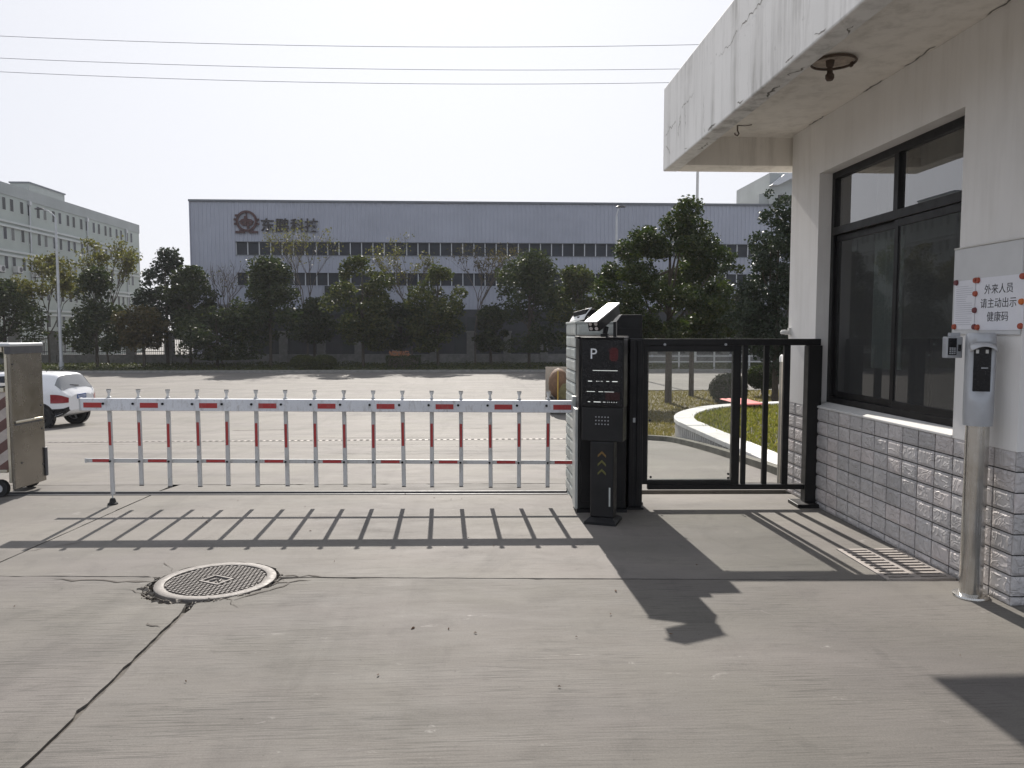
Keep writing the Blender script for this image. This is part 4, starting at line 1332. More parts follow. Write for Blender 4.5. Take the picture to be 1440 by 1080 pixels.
for sd in (1, -1):
    put('wing_mirror', MB().box(-.62, sd * .9, .98, -.48, sd * 1.05, 1.12), 'car_paint', car, bevel=.03)

# ------------------------------------------------------------------ laden cart behind the pillar
cy = 25.6
cz = gh(cy)
ca = thing('cargo_trike', 'brown laden cargo trike with yellow pole half hidden by the tiled pillar', 'trike', (2.75, cy, cz))
put('load_bed', MB().box(2.46, cy - .3, cz + .38, 3.5, cy + 1.1, cz + .48), 'lamp_dark', ca, world=True)
put('back_board', MB().box(2.46, cy + 1.1, cz + .42, 3.5, cy + 1.14, cz + 1.52), 'panel_beige', ca, world=True)
g = MB()
for i in range(9):
    for j in range(13):
        a, b = math.pi * i / 8, 2 * math.pi * j / 12
        r = 1 + .08 * mnoise.noise((math.sin(a) * math.cos(b) * 2, math.sin(a) * math.sin(b) * 2, math.cos(a) * 2))
        g.v.append((2.82 + .34 * r * math.sin(a) * math.cos(b), cy + .25 + .5 * r * math.sin(a) * math.sin(b), cz + 1.0 + .52 * r * math.cos(a)))
g.f += [(i * 13 + j, i * 13 + j + 1, (i + 1) * 13 + j + 1, (i + 1) * 13 + j) for i in range(8) for j in range(12)]
put('tarp_bundle', g, 'tarp_brown', ca, world=True, smooth=True)
put('sack', MB().lathe([(.001, .56), (.12, .54), (.2, .4), (.22, .2), (.19, .03), (.001, .0)], 12, (2.98, cy - .12, cz + .485)), 'olive_cloth', ca, world=True, smooth=True)
put('pole', MB().tube([(2.74, cy - .32, cz + .2), (2.74, cy - .32, cz + 1.46)], .022, 8), 'yellow_paint', ca, world=True)
for x in (2.55, 3.4):
    w = put('wheel', MB().lathe([(.16, -.04), (.27, -.05), (.29, 0), (.27, .05), (.16, .04)], 18).move(Matrix.Translation((x, cy + .1, cz + .29)) @ Matrix.Rotation(R(90), 4, 'Y')), 'rubber', ca, world=True, smooth=True)
    put('hub', MB().tube([(x - .03, cy + .1, cz + .29), (x + .03, cy + .1, cz + .29)], .16, 14), 'galvanised', w, world=True)
put('front_wheel', MB().lathe([(.16, -.04), (.27, -.05), (.29, 0), (.27, .05), (.16, .04)], 18).move(Matrix.Translation((2.98, cy + 1.9, cz + .29)) @ Matrix.Rotation(R(90), 4, 'Y')), 'rubber', ca, world=True, smooth=True)
put('fork', MB().tube([(2.98, cy + 1.1, cz + .45), (2.98, cy + 1.75, cz + .9), (2.98, cy + 1.9, cz + .29)], .025, 8), 'lamp_dark', ca, world=True)
put('handlebar', MB().tube([(2.68, cy + 1.65, cz + 1.0), (2.98, cy + 1.75, cz + .95), (3.28, cy + 1.65, cz + 1.0)], .018, 8), 'lamp_dark', ca, world=True)

# ------------------------------------------------------------------ planter behind the gatehouse
def planter_line(off=0.0):
    pts = [(3.62 + off, 8.3 + i * .25) for i in range(20)]
    pts += [(7.62 + (4 - off) * math.cos(R(a)), 13.15 + (4 - off) * math.sin(R(a))) for a in range(178, 88, -5)]
    pts += [(7.9 + i * .6, 17.15 - off) for i in range(9)]
    return pts
pn = thing('planter', 'curved raised planter with white ribbed wall and pale stone rim', 'planter', (3.62, 10.5, gh(10.5)))
RZ = .03
out, inn = planter_line(0.03), planter_line(.34)
g = MB()
n = len(out)
rb_ = MB()
for (x, y) in out: g.v += [(x, y, gh(y) - .2), (x, y, RZ - .07)]
g.f += [(2 * i, 2 * i + 1, 2 * i + 3, 2 * i + 2) for i in range(n - 1)]
# ribs
for i in range(n - 1):
    a, b = Vector(out[i]), Vector(out[i + 1])
    L = (b - a).length
    d = (b - a) / L
    nr = Vector((-d.y, d.x))
    k = max(1, round(L / .11))
    for q in range(k):
        c = a + d * (L * (q + .5) / k)
        c0, c1, c2, c3 = c - d * .03, c + d * .03, c + d * .022 + nr * .035, c - d * .022 + nr * .035
        z0 = gh(c.y) - .2
        rb_.add([(p_.x, p_.y, z) for z in (z0, RZ - .07) for p_ in (c0, c1, c2, c3)], [(1, 2, 6, 5), (2, 3, 7, 6), (3, 0, 4, 7)])
put('wall', g, 'grout_and_gap_shade', pn, world=True)  # wall coloured dark so the gaps between the ribs look shaded
put('rib', rb_, 'planter_white', pn, world=True, kind='stuff')
o2 = planter_line(-.03)
for i in range(0, n - 1, 2):
    j = min(i + 2, n - 1)
    jm = min(i + 1, n - 1)
    e = .004
    idx = [i, jm, j]
    A = [Vector((*o2[k], 0)) for k in idx]; B = [Vector((*inn[k], 0)) for k in idx]
    A[2] = A[2].lerp(A[1], .03); B[2] = B[2].lerp(B[1], .03)
    z0, z1 = RZ - .07, RZ + rnd.uniform(-.004, .004)
    vs = [(p_.x, p_.y, z) for z in (z0, z1) for p_ in A + B]
    put('rim_stone', MB().add(vs, [(6, 7, 10, 9), (7, 8, 11, 10), (0, 1, 7, 6), (1, 2, 8, 7), (3, 9, 10, 4), (4, 10, 11, 5), (0, 6, 9, 3), (2, 5, 11, 8)]), 'sill_white', pn, world=True, bevel=.006, seg=1)
g = MB()
poly = [(x, y) for x, y in inn] + [(13, 17.0), (13, 8.3)]
g.add([(x, y, RZ - .05) for x, y in poly], [tuple(range(len(poly)))])
put('soil_bed', g, 'turf', pn, world=True)
# kerb at the foot of the planter
g = MB()
kp_ = [(3.42, 8.35 + i * .35) for i in range(15)] + [(3.38, 13.5), (3.2, 13.95), (2.85, 14.35), (2.5, 14.6), (2.4, 14.9)]
for i, (x, y) in enumerate(kp_):
    d = Vector(kp_[min(i + 1, len(kp_) - 1)]) - Vector(kp_[max(0, i - 1)])
    nr = Vector((d.y, -d.x)).normalized()
    for w_, z in ((0, -.05), (0, .085), (.1, .09), (.1, -.05)):
        g.v.append((x + nr.x * w_, y + nr.y * w_, gh(y) + z))
g.f += [(4 * i + k, 4 * i + k + 1, 4 * i + k + 5, 4 * i + k + 4) for i in range(len(kp_) - 1) for k in range(3)]
tag(put('path_kerb', g, 'kerb_mossy'), kind='structure')
# lawn island
g = MB()
lw = [(13.7, 3.3), (14.1, 3.1), (14.5, 2.75), (14.8, 2.42), (15.2, 2.42), (18, 2.75), (21, 3.1), (23, 3.4), (26, 3.75), (30, 4.3), (34.5, 4.9)]
for y, x in lw:
    g.v += [(x + .12, y, gh(y) + .06), (22, y, gh(y) + .06)]
g.f += [(2 * i, 2 * i + 1, 2 * i + 3, 2 * i + 2) for i in range(len(lw) - 1)]
tag(put('lawn', g, 'turf_dry'), kind='structure')
g = MB()
lk = [(y_, float(np.interp(y_, [q[0] for q in lw], [q[1] for q in lw]))) for y_ in [14.9] + list(range(16, 35, 2))]
for y, x in lk:
    for w_, z in ((0, -.05), (0, .1), (.12, .1), (.12, .0)):
        g.v.append((x + w_, y, gh(y) + z))
g.f += [(4 * i + k, 4 * i + k + 1, 4 * i + k + 5, 4 * i + k + 4) for i in range(len(lk) - 1) for k in range(3)]
tag(put('lawn_kerb', g, 'kerb'), kind='structure')
tag(put('lawn_kerb', MB().box(4.9, 34.52, -1.2, 22, 34.66, -1.04), 'kerb', bevel=.02), kind='structure')
def blades(name, P, h, mat, rng, w=.012):
    n = len(P)
    a = rng.uniform(0, 2 * np.pi, n)
    hh = h * rng.uniform(.5, 1.3, n)
    dx = np.stack([np.cos(a), np.sin(a), np.zeros(n)], 1) * w * .5
    lean = np.stack([rng.normal(size=n), rng.normal(size=n), np.zeros(n)], 1) * (hh * .45)[:, None]
    tip = P + lean
    tip[:, 2] += hh
    q = np.stack([P - dx, P + dx, tip], 1).reshape(-1, 3)
    me = bpy.data.meshes.new(name)
    me.vertices.add(3 * n); me.vertices.foreach_set('co', q.astype(np.float32).ravel())
    me.loops.add(3 * n); me.loops.foreach_set('vertex_index', np.arange(3 * n, dtype=np.int32))
    me.polygons.add(n); me.polygons.foreach_set('loop_start', np.arange(0, 3 * n, 3, dtype=np.int32)); me.polygons.foreach_set('loop_total', np.full(n, 3, dtype=np.int32))
    me.materials.append(M[mat]); me.update(calc_edges=True)
    return put(name, me)
rng = np.random.default_rng(3)
P = []
while len(P) < 26000:
    x, y = rng.uniform(3.9, 11), rng.uniform(8.4, 17)
    if y > 13.15 and x < 7.62 and math.hypot(x - 7.62, y - 13.15) > 3.68: continue
    if y > 16.8: continue
    if mnoise.noise((x * 1.3, y * 1.3, 0)) < -.35 and rng.random() < .7: continue
    P.append((x, y, RZ - .05))
tag(blades('planter_grass', np.array(P), .065, 'blade_green', rng, .032), 'green and yellowish grass filling the curved planter', 'grass', kind='stuff')
P = []
while len(P) < 26000:
    x, y = rng.uniform(2.5, 14), rng.uniform(13.8, 34.4)
    xl = np.interp(y, [q[0] for q in lw], [q[1] for q in lw]) + .14
    if x < xl or (y < 17.3 and x > 3.6 and not (y > 13.15 and math.hypot(x - 7.62, y - 13.15) > 4.05 and x < 7.6)): continue
    P.append((x, y, gh(y) + .06))
tag(blades('lawn_grass', np.array(P), .07, 'blade_dry', rng, .035), 'dry brownish grass on the lawn island below the trees', 'grass', kind='stuff')
# red cloth on the rim
rc = MB()
for i in range(9):
    for j in range(5):
        u, v = i / 8, j / 4
        x, y = 5.62 + .62 * u, 15.85 + .12 * u + 1.5 * v
        rc.v.append((x, y, RZ + .03 + .02 * abs(mnoise.noise((u * 4, v * 4, 1))) + .012))
rc.f += [(i * 5 + j, (i + 1) * 5 + j, (i + 1) * 5 + j + 1, i * 5 + j + 1) for i in range(8) for j in range(4)]
o = tag(put('red_cloth', rc, 'cloth_red', smooth=True), 'faded red cloth spread over the far rim of the planter', 'cloth')
so = o.modifiers.new('thick', 'SOLIDIFY'); so.thickness = .008

# ------------------------------------------------------------------ factory hall
FY = 70.0
fa = thing('factory_hall', 'long grey ribbed metal factory hall with ribbon windows, round emblem and Chinese letters', 'factory', (4, FY, -1.14))
def ribbed(x0, x1, z0, z1, y=FY, step=.36):
    """trapezoid sheet cladding"""
    g = MB()
    x = x0
    prof = []
    while x < x1 - 1e-6:
        for dx, dy in ((0, 0), (.20, 0), (.24, -.05), (.32, -.05)):
            if x + dx < x1:
                prof.append((x + dx, y + dy))
        x += step
    prof.append((x1, y))
    for (px, py) in prof:
        g.v += [(px, py, z0), (px, py, z1)]
    g.f += [(2 * i, 2 * i + 2, 2 * i + 3, 2 * i + 1) for i in range(len(prof) - 1)]
    return g
FX0, FX1 = -25.08, 34.0
for (x0, x1, z0, z1) in ((FX0, -21.2, -1.2, 13.05), (-21.2, FX1, 9.56, 13.05), (-21.2, FX1, 6.87, 8.40), (-21.2, FX1, 3.6, 5.7)):
    put('cladding', ribbed(x0, x1, z0, z1), 'cladding', fa, world=True)
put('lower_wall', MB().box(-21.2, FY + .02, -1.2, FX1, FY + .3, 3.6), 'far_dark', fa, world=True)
put('side_wall', MB().box(FX0, FY + .01, -1.2, FX0 + .2, FY + 32, 13.05).box(FX1 - .2, FY + .01, -1.2, FX1, FY + 32, 13.05).box(FX0 + .2, FY + 31.8, -1.2, FX1 - .2, FY + 32, 13.05), 'cladding', fa, world=True)
put('roof', MB().box(FX0 - .12, FY - .14, 13.06, FX1 + .12, FY + 32.1, 13.24), 'roof_trim', fa, world=True)
put('corner_trim', MB().box(FX0 - .08, FY - .09, -1.2, FX0 - .005, FY + .1, 13.05), 'cladding', fa, world=True)
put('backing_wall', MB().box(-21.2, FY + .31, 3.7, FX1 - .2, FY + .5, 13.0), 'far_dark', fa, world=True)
for (z0, z1, key) in ((8.42, 9.54, 'u'), (5.72, 6.85, 'l')):
    x = -21.15
    wmesh = MB().box(0, FY + .16, z0, .94, FY + .2, z1)
    pm = {}
    k = 0
    while x < FX1 - 1.2:
        mt = 'far_glass'
        if mt not in pm:
            pm[mt] = MB().box(-.47, -.02, -(z1 - z0) / 2, .47, .02, (z1 - z0) / 2).mesh('window_pane', mt)
        o = put('window_pane', pm[mt], parent=fa, loc=(x + .48 - 4, .16 + rnd.uniform(-.004, .004), (z0 + z1) / 2 + 1.14), rot=(rnd.uniform(-.012, .012), 0, rnd.uniform(-.012, .012)))
        x += 1.005
        k += 1
    g = MB()
    for i in range(k + 1):
        xx = -21.15 + i * 1.005 - .02
        g.box(xx - .04, FY + .06, z0, xx + .04, FY + .13, z1)
    put('window_mullions', g, 'mullion', fa, world=True, kind='stuff')
    put('window_trim', MB().box(-21.2, FY - .07, z1 + .002, FX1, FY + .1, z1 + .06).box(-21.2, FY - .07, z0 - .06, FX1, FY + .1, z0 - .002), 'roof_trim' if key == 'u' else 'cladding', fa, world=True)
# doors and an entrance canopy low on the front
for x in (-19.2, -12.0, -2.0, 6.0, 14.0):
    d = put('hall_door', MB().box(x, FY - .1, -1.14, x + 3.6, FY + .01, 3.0), 'far_dark', fa, world=True)
    for q in range(3):
        put('door_panel', MB().box(x + .1 + q * 1.18, FY - .14, -1.0, x + 1.12 + q * 1.18, FY - .101, 2.9), 'far_glass_dim', d, world=True)
put('entrance_canopy', MB().box(-22.3, FY - 2.2, 3.75, -18.6, FY - .01, 3.95), 'roof_trim', fa, world=True)
put('glazed_entrance', MB().box(-13.4, FY - .25, 3.1, -9.6, FY - .06, 5.68), 'far_glass_dim', fa, world=True)
# emblem: ring with teeth on two feet, letters inside
g = MB()
ecx, ecz, er = -20.16, 11.36, .93
N = 40
ringv = []
for k in range(N):
    a = 2 * math.pi * k / N
    for r, y in ((er, FY - .2), (er - .2, FY - .2), (er, FY - .08), (er - .2, FY - .08)):
        ringv.append((ecx + r * math.cos(a), y, ecz + r * math.sin(a)))
g.add(ringv, [q for k in range(N) for q in ((4 * k, 4 * ((k + 1) % N), 4 * ((k + 1) % N) + 1, 4 * k + 1), (4 * k, 4 * k + 2, 4 * ((k + 1) % N) + 2, 4 * ((k + 1) % N)), (4 * k + 1, 4 * ((k + 1) % N) + 1, 4 * ((k + 1) % N) + 3, 4 * k + 3))])
for a in (150, 172, 194, -14, 8):
    c, s_ = math.cos(R(a)), math.sin(R(a))
    g.box(ecx + (er + .06) * c - .13, FY - .2, ecz + (er + .06) * s_ - .09, ecx + (er + .06) * c + .13, FY - .08, ecz + (er + .06) * s_ + .09)
g.box(ecx - .98, FY - .2, ecz - 1.05, ecx - .18, FY - .08, ecz - .86); g.box(ecx + .18, FY - .2, ecz - 1.05, ecx + .98, FY - .08, ecz - .86)
g.prism([(ecx - .62, ecz - .86), (ecx - .2, ecz - .86), (ecx - .5, ecz - .72)], 'y', FY - .2, FY - .08); g.prism([(ecx + .2, ecz - .86), (ecx + .62, ecz - .86), (ecx + .5, ecz - .72)], 'y', FY - .2, FY - .08)
em = put('emblem', g, 'sign_red', fa, world=True)
put('emblem_letters', text_mesh('emblem_letters', 'dp', 1.1, 'sign_red', .06, .05), parent=em, loc=(ecx - 4, -.14, ecz + 1.14 - .02))
put('letter_bar', MB().box(ecx - .62, FY - .19, ecz - .1, ecx + .62, FY - .09, ecz + .02).prism([(ecx - .1, ecz + .05), (ecx + .1, ecz + .05), (ecx + .02, ecz + .68), (ecx - .04, ecz + .68)], 'y', FY - .19, FY - .09), 'sign_red', em, world=True)
for ch_, x in zip('东鹏科技', (-18.34, -17.04, -15.72, -14.47)):
    put('sign_character', text_mesh('sign_character', ch_, 1.26, 'sign_dark', .06, .016), parent=fa, loc=(x - 4, -.14, 10.93 + 1.14))

# ------------------------------------------------------------------ dormitory block on the left
LX = -43.9
db = thing('dormitory_block', 'long pale green dormitory block with rows of paired narrow windows on the left', 'building', (LX - 6, 78, -1.14))
LY0, LY1, LZ = 48.0, 103.9, 15.5
put('wall', MB().box(LX - 13, LY0, -1.2, LX, LY1, 14.4), 'render_pale', db, world=True)
put('parapet', MB().box(LX - 13.05, LY0 - .05, 14.401, LX + .06, LY1 + .05, LZ), 'render_parapet', db, world=True)
put('stair_tower', MB().box(LX - 4.6, 84, LZ + .001, LX - 2.7, 91, 17.1), 'render_parapet', db, world=True)
put('stair_tower_roof', MB().box(LX - 4.7, 83.9, 17.101, LX - 2.6, 91.1, 17.25), 'roof_trim', db, world=True)
fl = [13.55, 10.82, 8.08, 5.35, 2.62, -.1]
g = MB()
for z in fl[:5]:
    for dz in (1.62, 2.05):
        zz = z - dz
        g.box(LX + .001, LY0, zz - .1, LX + .16, LY1, zz + .1)
put('string_course', g, 'render_band', db, world=True)
pane_mats = ['far_glass_dim', 'far_glass_dim', 'far_glass', 'curtain_far']
wf = MB().box(0, -.92, -.62, .05, -.30, .62).box(0, .30, -.62, .05, .92, .62).mesh('window', 'render_band')
wps = [[MB().box(.051, a_, -.57, .06, a_ + .5, .57).mesh('pane', m_) for m_ in pane_mats] for a_ in (-.86, .36)]
yy = 50.0
cols = []
while yy < LY1 - 1.3:
    cols.append(yy)
    yy += 2.83
dt = db.location
for z in fl:
    for y in cols:
        w = put('window', wf, parent=db, loc=(LX - dt.x - .02, y - dt.y, z - dt.z))
        put('pane', rnd.choice(wps[0]), parent=w); put('pane', rnd.choice(wps[1]), parent=w)
for y in (66.0, 78.9, 90.2, 100.0):
    put('downpipe', MB().tube([(LX + .1, y, -1), (LX + .1, y, 14.5)], .07, 8).box(LX + .001, y - .18, 14.0, LX + .25, y + .18, 14.39), 'galvanised', db, world=True)
for (y, z) in ((73.4, 7.1), (76.2, 7.2), (70.6, 7.1), (92.6, 7.9), (64.9, 9.9), (79.2, 7.0)):
    a = thing('air_conditioner', {73.4: 'white air conditioner unit between the two other units left of the tall lamp post', 76.2: 'white air conditioner unit just above the yellowish tree left of the lamp post', 70.6: 'white air conditioner unit at the photo\'s left edge on the pale green block', 92.6: 'air conditioner unit standing alone towards the far end of the pale green block', 64.9: 'air conditioner unit higher up on the pale green block outside the frame', 79.2: 'air conditioner unit beside the lamp post, rightmost of the row on the pale green block'}[y], 'air conditioner', (LX + .3, y, z), 0, 'air conditioners on the dormitory block')
    put('casing', MB().box(-.22, -.42, 0, .22, .42, .6), 'cream_alu', a)
    put('fan_grille', MB().tube([(.221, .1, .3), (.235, .1, .3)], .24, 16), 'lamp_dark', a)
    put('bracket', MB().box(-.29, -.35, -.06, .2, -.3, -.001).box(-.29, .3, -.06, .2, .35, -.001), 'lamp_dark', a)

# block behind the hall on the right
rb = thing('office_block', 'grey concrete office block with white sloped roof edge behind the trees at the gatehouse', 'building', (46, 112, -1.14))
put('wall', MB().box(42.3, 110, -1.2, 54, 124, 24.3).box(41.0, 110.5, -1.2, 42.299, 122, 21.4), 'render_parapet', rb, world=True)
put('roof_edge', MB().prism([(42.2, 22.4), (44.0, 23.9), (46.0, 24.0), (54, 24.0), (54, 23.4), (45.0, 23.3), (43.2, 22.4)], 'y', 108.8, 109.99), 'mullion', rb, world=True)
for i in range(3):
    for j in range(3):
        w = put('window', MB().box(43.4 + i * 3, 109.9, 19.5 - j * 3.4, 45.2 + i * 3, 109.999, 21.3 - j * 3.4), 'render_band', rb, world=True)
        put('pane', MB().box(43.5 + i * 3, 109.85, 19.6 - j * 3.4, 45.1 + i * 3, 109.899, 21.2 - j * 3.4), 'far_glass_dim', w, world=True)

# ------------------------------------------------------------------ lamps, mast, overhead wires
def street_lamp(x, y, top, arm, label, zb):
    t = thing('street_lamp', label, 'street lamp', (x, y, zb), 0, 'street lamps round the yard')
    h = top - zb
    put('pole', MB().tube([(0, 0, 0), (0, 0, h - .2)], [.12, .07], 10).tube([(0, 0, 0), (0, 0, .5)], .16, 10), 'galvanised', t, smooth=True)
    pts = [(0, 0, h - .2), (arm * .12, 0, h - .02), (arm * .45, 0, h + .25), (arm * .85, 0, h + .33)]
    put('arm', MB().tube(pts, .04, 8), 'galvanised', t, smooth=True)
    hd_ = put('lamp_head', MB().lathe([(.001, .1), (.12, .09), (.18, .02), (.15, -.04), (.001, -.06)], 14).move(Matrix.Translation((arm, 0, h + .36)) @ Matrix.Diagonal((1.9, .8, .8, 1))), 'lamp_dark', t, smooth=True)
    return t
street_lamp(-28.3, 54.0, 9.5, -1.05, 'tall pale street lamp with curved arm in front of the green block at the left', -1.0)
street_lamp(9.2, 50.0, 9.3, .28, 'street lamp with short arm rising above the big tree before the factory wall', -1.14)
street_lamp(-37.4, 60.0, 5.9, -.7, 'low street lamp with curved arm at the left edge near the green block', -1.0)
ms = thing('roof_mast', 'slim pale mast rising behind the big tree beside the canopy corner', 'mast', (17.36, 60, -1))
put('pole', MB().tube([(0, 0, 0), (0, 0, 9), (0, 0, 17.5)], [.15, .12, .1], 10), 'pipe_white', ms, smooth=True)
put('base', MB().box(-.3, -.3, -.1, .3, .3, .25), 'kerb', ms)
for i, (p3, lab) in enumerate((([(-16.29, 11.76), (-.16, 11.67), (7.87, 11.89)], 'highest of the three thin overhead wires across the sky'), ([(-16.32, 11.02), (-.17, 10.88), (7.24, 11.03)], 'middle one of the three thin overhead wires across the sky'), ([(-16.34, 10.56), (-.67, 10.385), (7.24, 10.556)], 'lowest of the three thin overhead wires across the sky'))):
    co = np.polyfit([q[0] for q in p3], [q[1] for q in p3], 2)
    xs3 = np.linspace(-40, 26, 46)
    tag(put('power_line', MB().tube([(x, 28, float(np.polyval(co, x))) for x in xs3], .0098, 5), 'wire'), lab, 'power line', 'overhead wires')

# ------------------------------------------------------------------ fence along the far verge
fe = thing('yard_fence', 'black iron picket fence with stone pillars behind the far row of trees', 'fence', (-8, 62, -1))
plm = MB().box(-.3, -.3, 0, .3, .3, 2.5).box(-.36, -.36, 2.501, .36, .36, 2.66).mesh('fence_pillar', 'fence_stone')
for k in range(27):
    x = -48 + k * 2.97 + .12
    put('fence_pillar', plm, parent=fe, loc=(x + 8, 0, 0))
put('dwarf_wall', MB().box(-49, 61.85, -1.0, 31, 62.15, -.2), 'fence_stone', fe, world=True)
g = MB()
x = -48
while x < 31:
    g.box(x - .012, 61.99, -.2, x + .012, 62.01, 1.2)
    x += .15
put('picket', g, 'fence_iron', fe, world=True, kind='stuff')
put('fence_rail', MB().box(-49, 61.98, 1.05, 31, 62.02, 1.1).box(-49, 61.98, 0, 31, 62.02, .05), 'fence_iron', fe, world=True)
gr = thing('guard_rail', 'white three rail guard fence beyond the road on the right', 'guard rail', (17, 53, -1))
for z in (-.5, -.1, .3):
    put('rail', MB().box(9, 52.97, z - .04, 27, 53.03, z + .04), 'cream_alu', gr, world=True)
for k in range(8):
    put('post', MB().box(9.2 + k * 2.5, 53.031, -1.05, 9.3 + k * 2.5, 53.12, .4), 'cream_alu', gr, world=True)

# ------------------------------------------------------------------ trees
def limbs(mb, x, y, z, h, r, tips, fork=.35, lean=0.0):
    tr_ = [(x, y, z - .1), (x + lean * .3, y, z + h * .3), (x + lean * .7, y + .02, z + h * .6), (x + lean, y, z + h * .9)]
    mb.tube(tr_, [r * 1.15, r, r * .65, r * .2], 8)
    for t in tips:
        f = rnd.uniform(fork, .75)
        s_ = Vector((x + lean * f, y, z + h * f))
        e = Vector(t)
        m_ = s_.lerp(e, .5) + Vector((0, 0, -.12 * (e - s_).length * .4)) + Vector((rnd.uniform(-.1, .1), rnd.uniform(-.1, .1), 0))
        mb.tube([s_, m_, e], [r * .42, r * .28, r * .1], 6)

def leafy_tree(x, y, h, cw, cb, label, mat, n, leaf, seed, kind='oval', tr_=.1, density=1.0, bark='bark', lean=0.0, name='street_tree', group='trees along the far verge', custom=None):
    """trunk with limbs, crown of leaves gathered round many small clumps inside an uneven envelope"""
    rng = np.random.default_rng(seed)
    zb = gh(y) + (.12 if y > 52 else .05)
    t = thing(name, label, 'tree', (x, y, zb), 0, group)
    env = {'oval': lambda f: math.sin(math.pi * min(1, max(0, f)) ** .8) ** .6, 'cone': lambda f: (1 - f) ** .7 * min(1, f * 6) ** .5, 'cone2': lambda f: (1 - f ** 1.5) ** .62 * min(1, .62 + f * 1.5), 'round': lambda f: math.sqrt(max(0, 1 - (2 * f - 1) ** 2)), 'dome': lambda f: math.sqrt(max(0, 1 - f ** 2.2)) * min(1, .45 + f * 2.2)}[kind]
    H = h - cb
    nl = int(34 * density) + 8
    lobes = []
    for k in range(nl):
        f = rng.uniform(.03, .97) ** .9
        a = rng.uniform(0, 2 * np.pi)
        rad = cw * .5 * env(f)
        rr = rad * rng.uniform(.35, .92)
        s = cw * rng.uniform(.08, .19)
        lobes.append((lean + rr * math.cos(a), rr * math.sin(a), cb + H * f - s * .3, s))
    lobes.append((lean, 0, h - cw * .1, cw * .11))
    if custom:
        lobes = [(dx, rng.uniform(-.55, .55) * cw * .42 * (1 - .5 * abs(dx) / (cw * .5)), z_, s_ * rng.uniform(.85, 1.1)) for dx, z_, s_ in custom]
        lobes += [(dx * .7, rng.uniform(-1, 1) * cw * .35, z_ * .97, s_ * .8) for dx, z_, s_ in custom[2:]]
        lobes += [(q[0] + rng.normal() * q[3], q[1] + rng.normal() * q[3], q[2] + rng.normal() * q[3] * .8, q[3] * rng.uniform(.3, .55)) for q in list(lobes) for _ in range(2)]
    L = np.array(lobes)
    wgt = L[:, 3] ** 2.3
    idx = rng.choice(len(L), n, p=wgt / wgt.sum())
    d = rng.normal(size=(n, 3))
    d /= np.linalg.norm(d, axis=1)[:, None]
    rad = rng.uniform(.25, 1.0, n) ** .5 * rng.uniform(.8, 1.25, n)
    P = L[idx, :3] + d * (L[idx, 3] * rad)[:, None] * np.array([1.1, 1.1, .85])
    P[:, 2] = np.maximum(P[:, 2], cb * .85)
    mb = MB()
    limbs(mb, 0, 0, 0, h * .95, tr_, [tuple(q[:3]) for q in L[rng.choice(len(L), 14, replace=False)]], max(.25, cb / h * .9), lean)
    put('trunk', mb, bark, t, smooth=True)
    put('crown', leaf_mesh('crown', P, leaf, mat, rng, .55, .15), parent=t)
    return t

def bare_tree(x, y, h, spread, label, seed, leaves=0, mat='leaf_yellow', leaf=.16, bark='twig'):
    rr = random.Random(seed)
    rng = np.random.default_rng(seed)
    zb = gh(y) + .12
    t = thing('street_tree', label, 'tree', (x, y, zb), 0, 'trees along the far verge')
    mb, tips = MB(), []
    def grow(p, d, L, r, lev):
        q = p + d * L
        m_ = p.lerp(q, .5) + Vector((rr.uniform(-1, 1), rr.uniform(-1, 1), 0)) * L * .06
        mb.tube([p, m_, q], [r, r * .85, r * .68], 5, False)
        if lev == 0 or r < .007:
            tips.append(q)
            return
        if lev <= 2: tips.append(q)
        k = 3 if lev > 1 else rr.choice([2, 3])
        for i in range(k):
            a = rr.uniform(0, 6.28)
            e = rr.uniform(.25, .55)
            nd = (d + Vector((math.cos(a) * e * spread, math.sin(a) * e * spread, rr.uniform(-.02, .18)))).normalized()
            grow(q, nd, L * rr.uniform(.62, .86), r * .62, lev - 1)
    grow(Vector((0, 0, -.1)), Vector((0, 0, 1)), h * .30, .085, 5)
    put('trunk', mb, bark, t)
    if leaves:
        T = np.array([tuple(q) for q in tips])
        P = T[rng.choice(len(T), leaves)] + rng.normal(size=(leaves, 3)) * .16
        put('crown', leaf_mesh('crown', P, leaf, mat, rng, .6, .5), parent=t)
    return t

def TX(u, y): return (u - 667.8) / 1080 * y * 1.0
def TZ(v, y): return 1.62 - (v - 466) / 1080 * y - (gh(y) + .12)
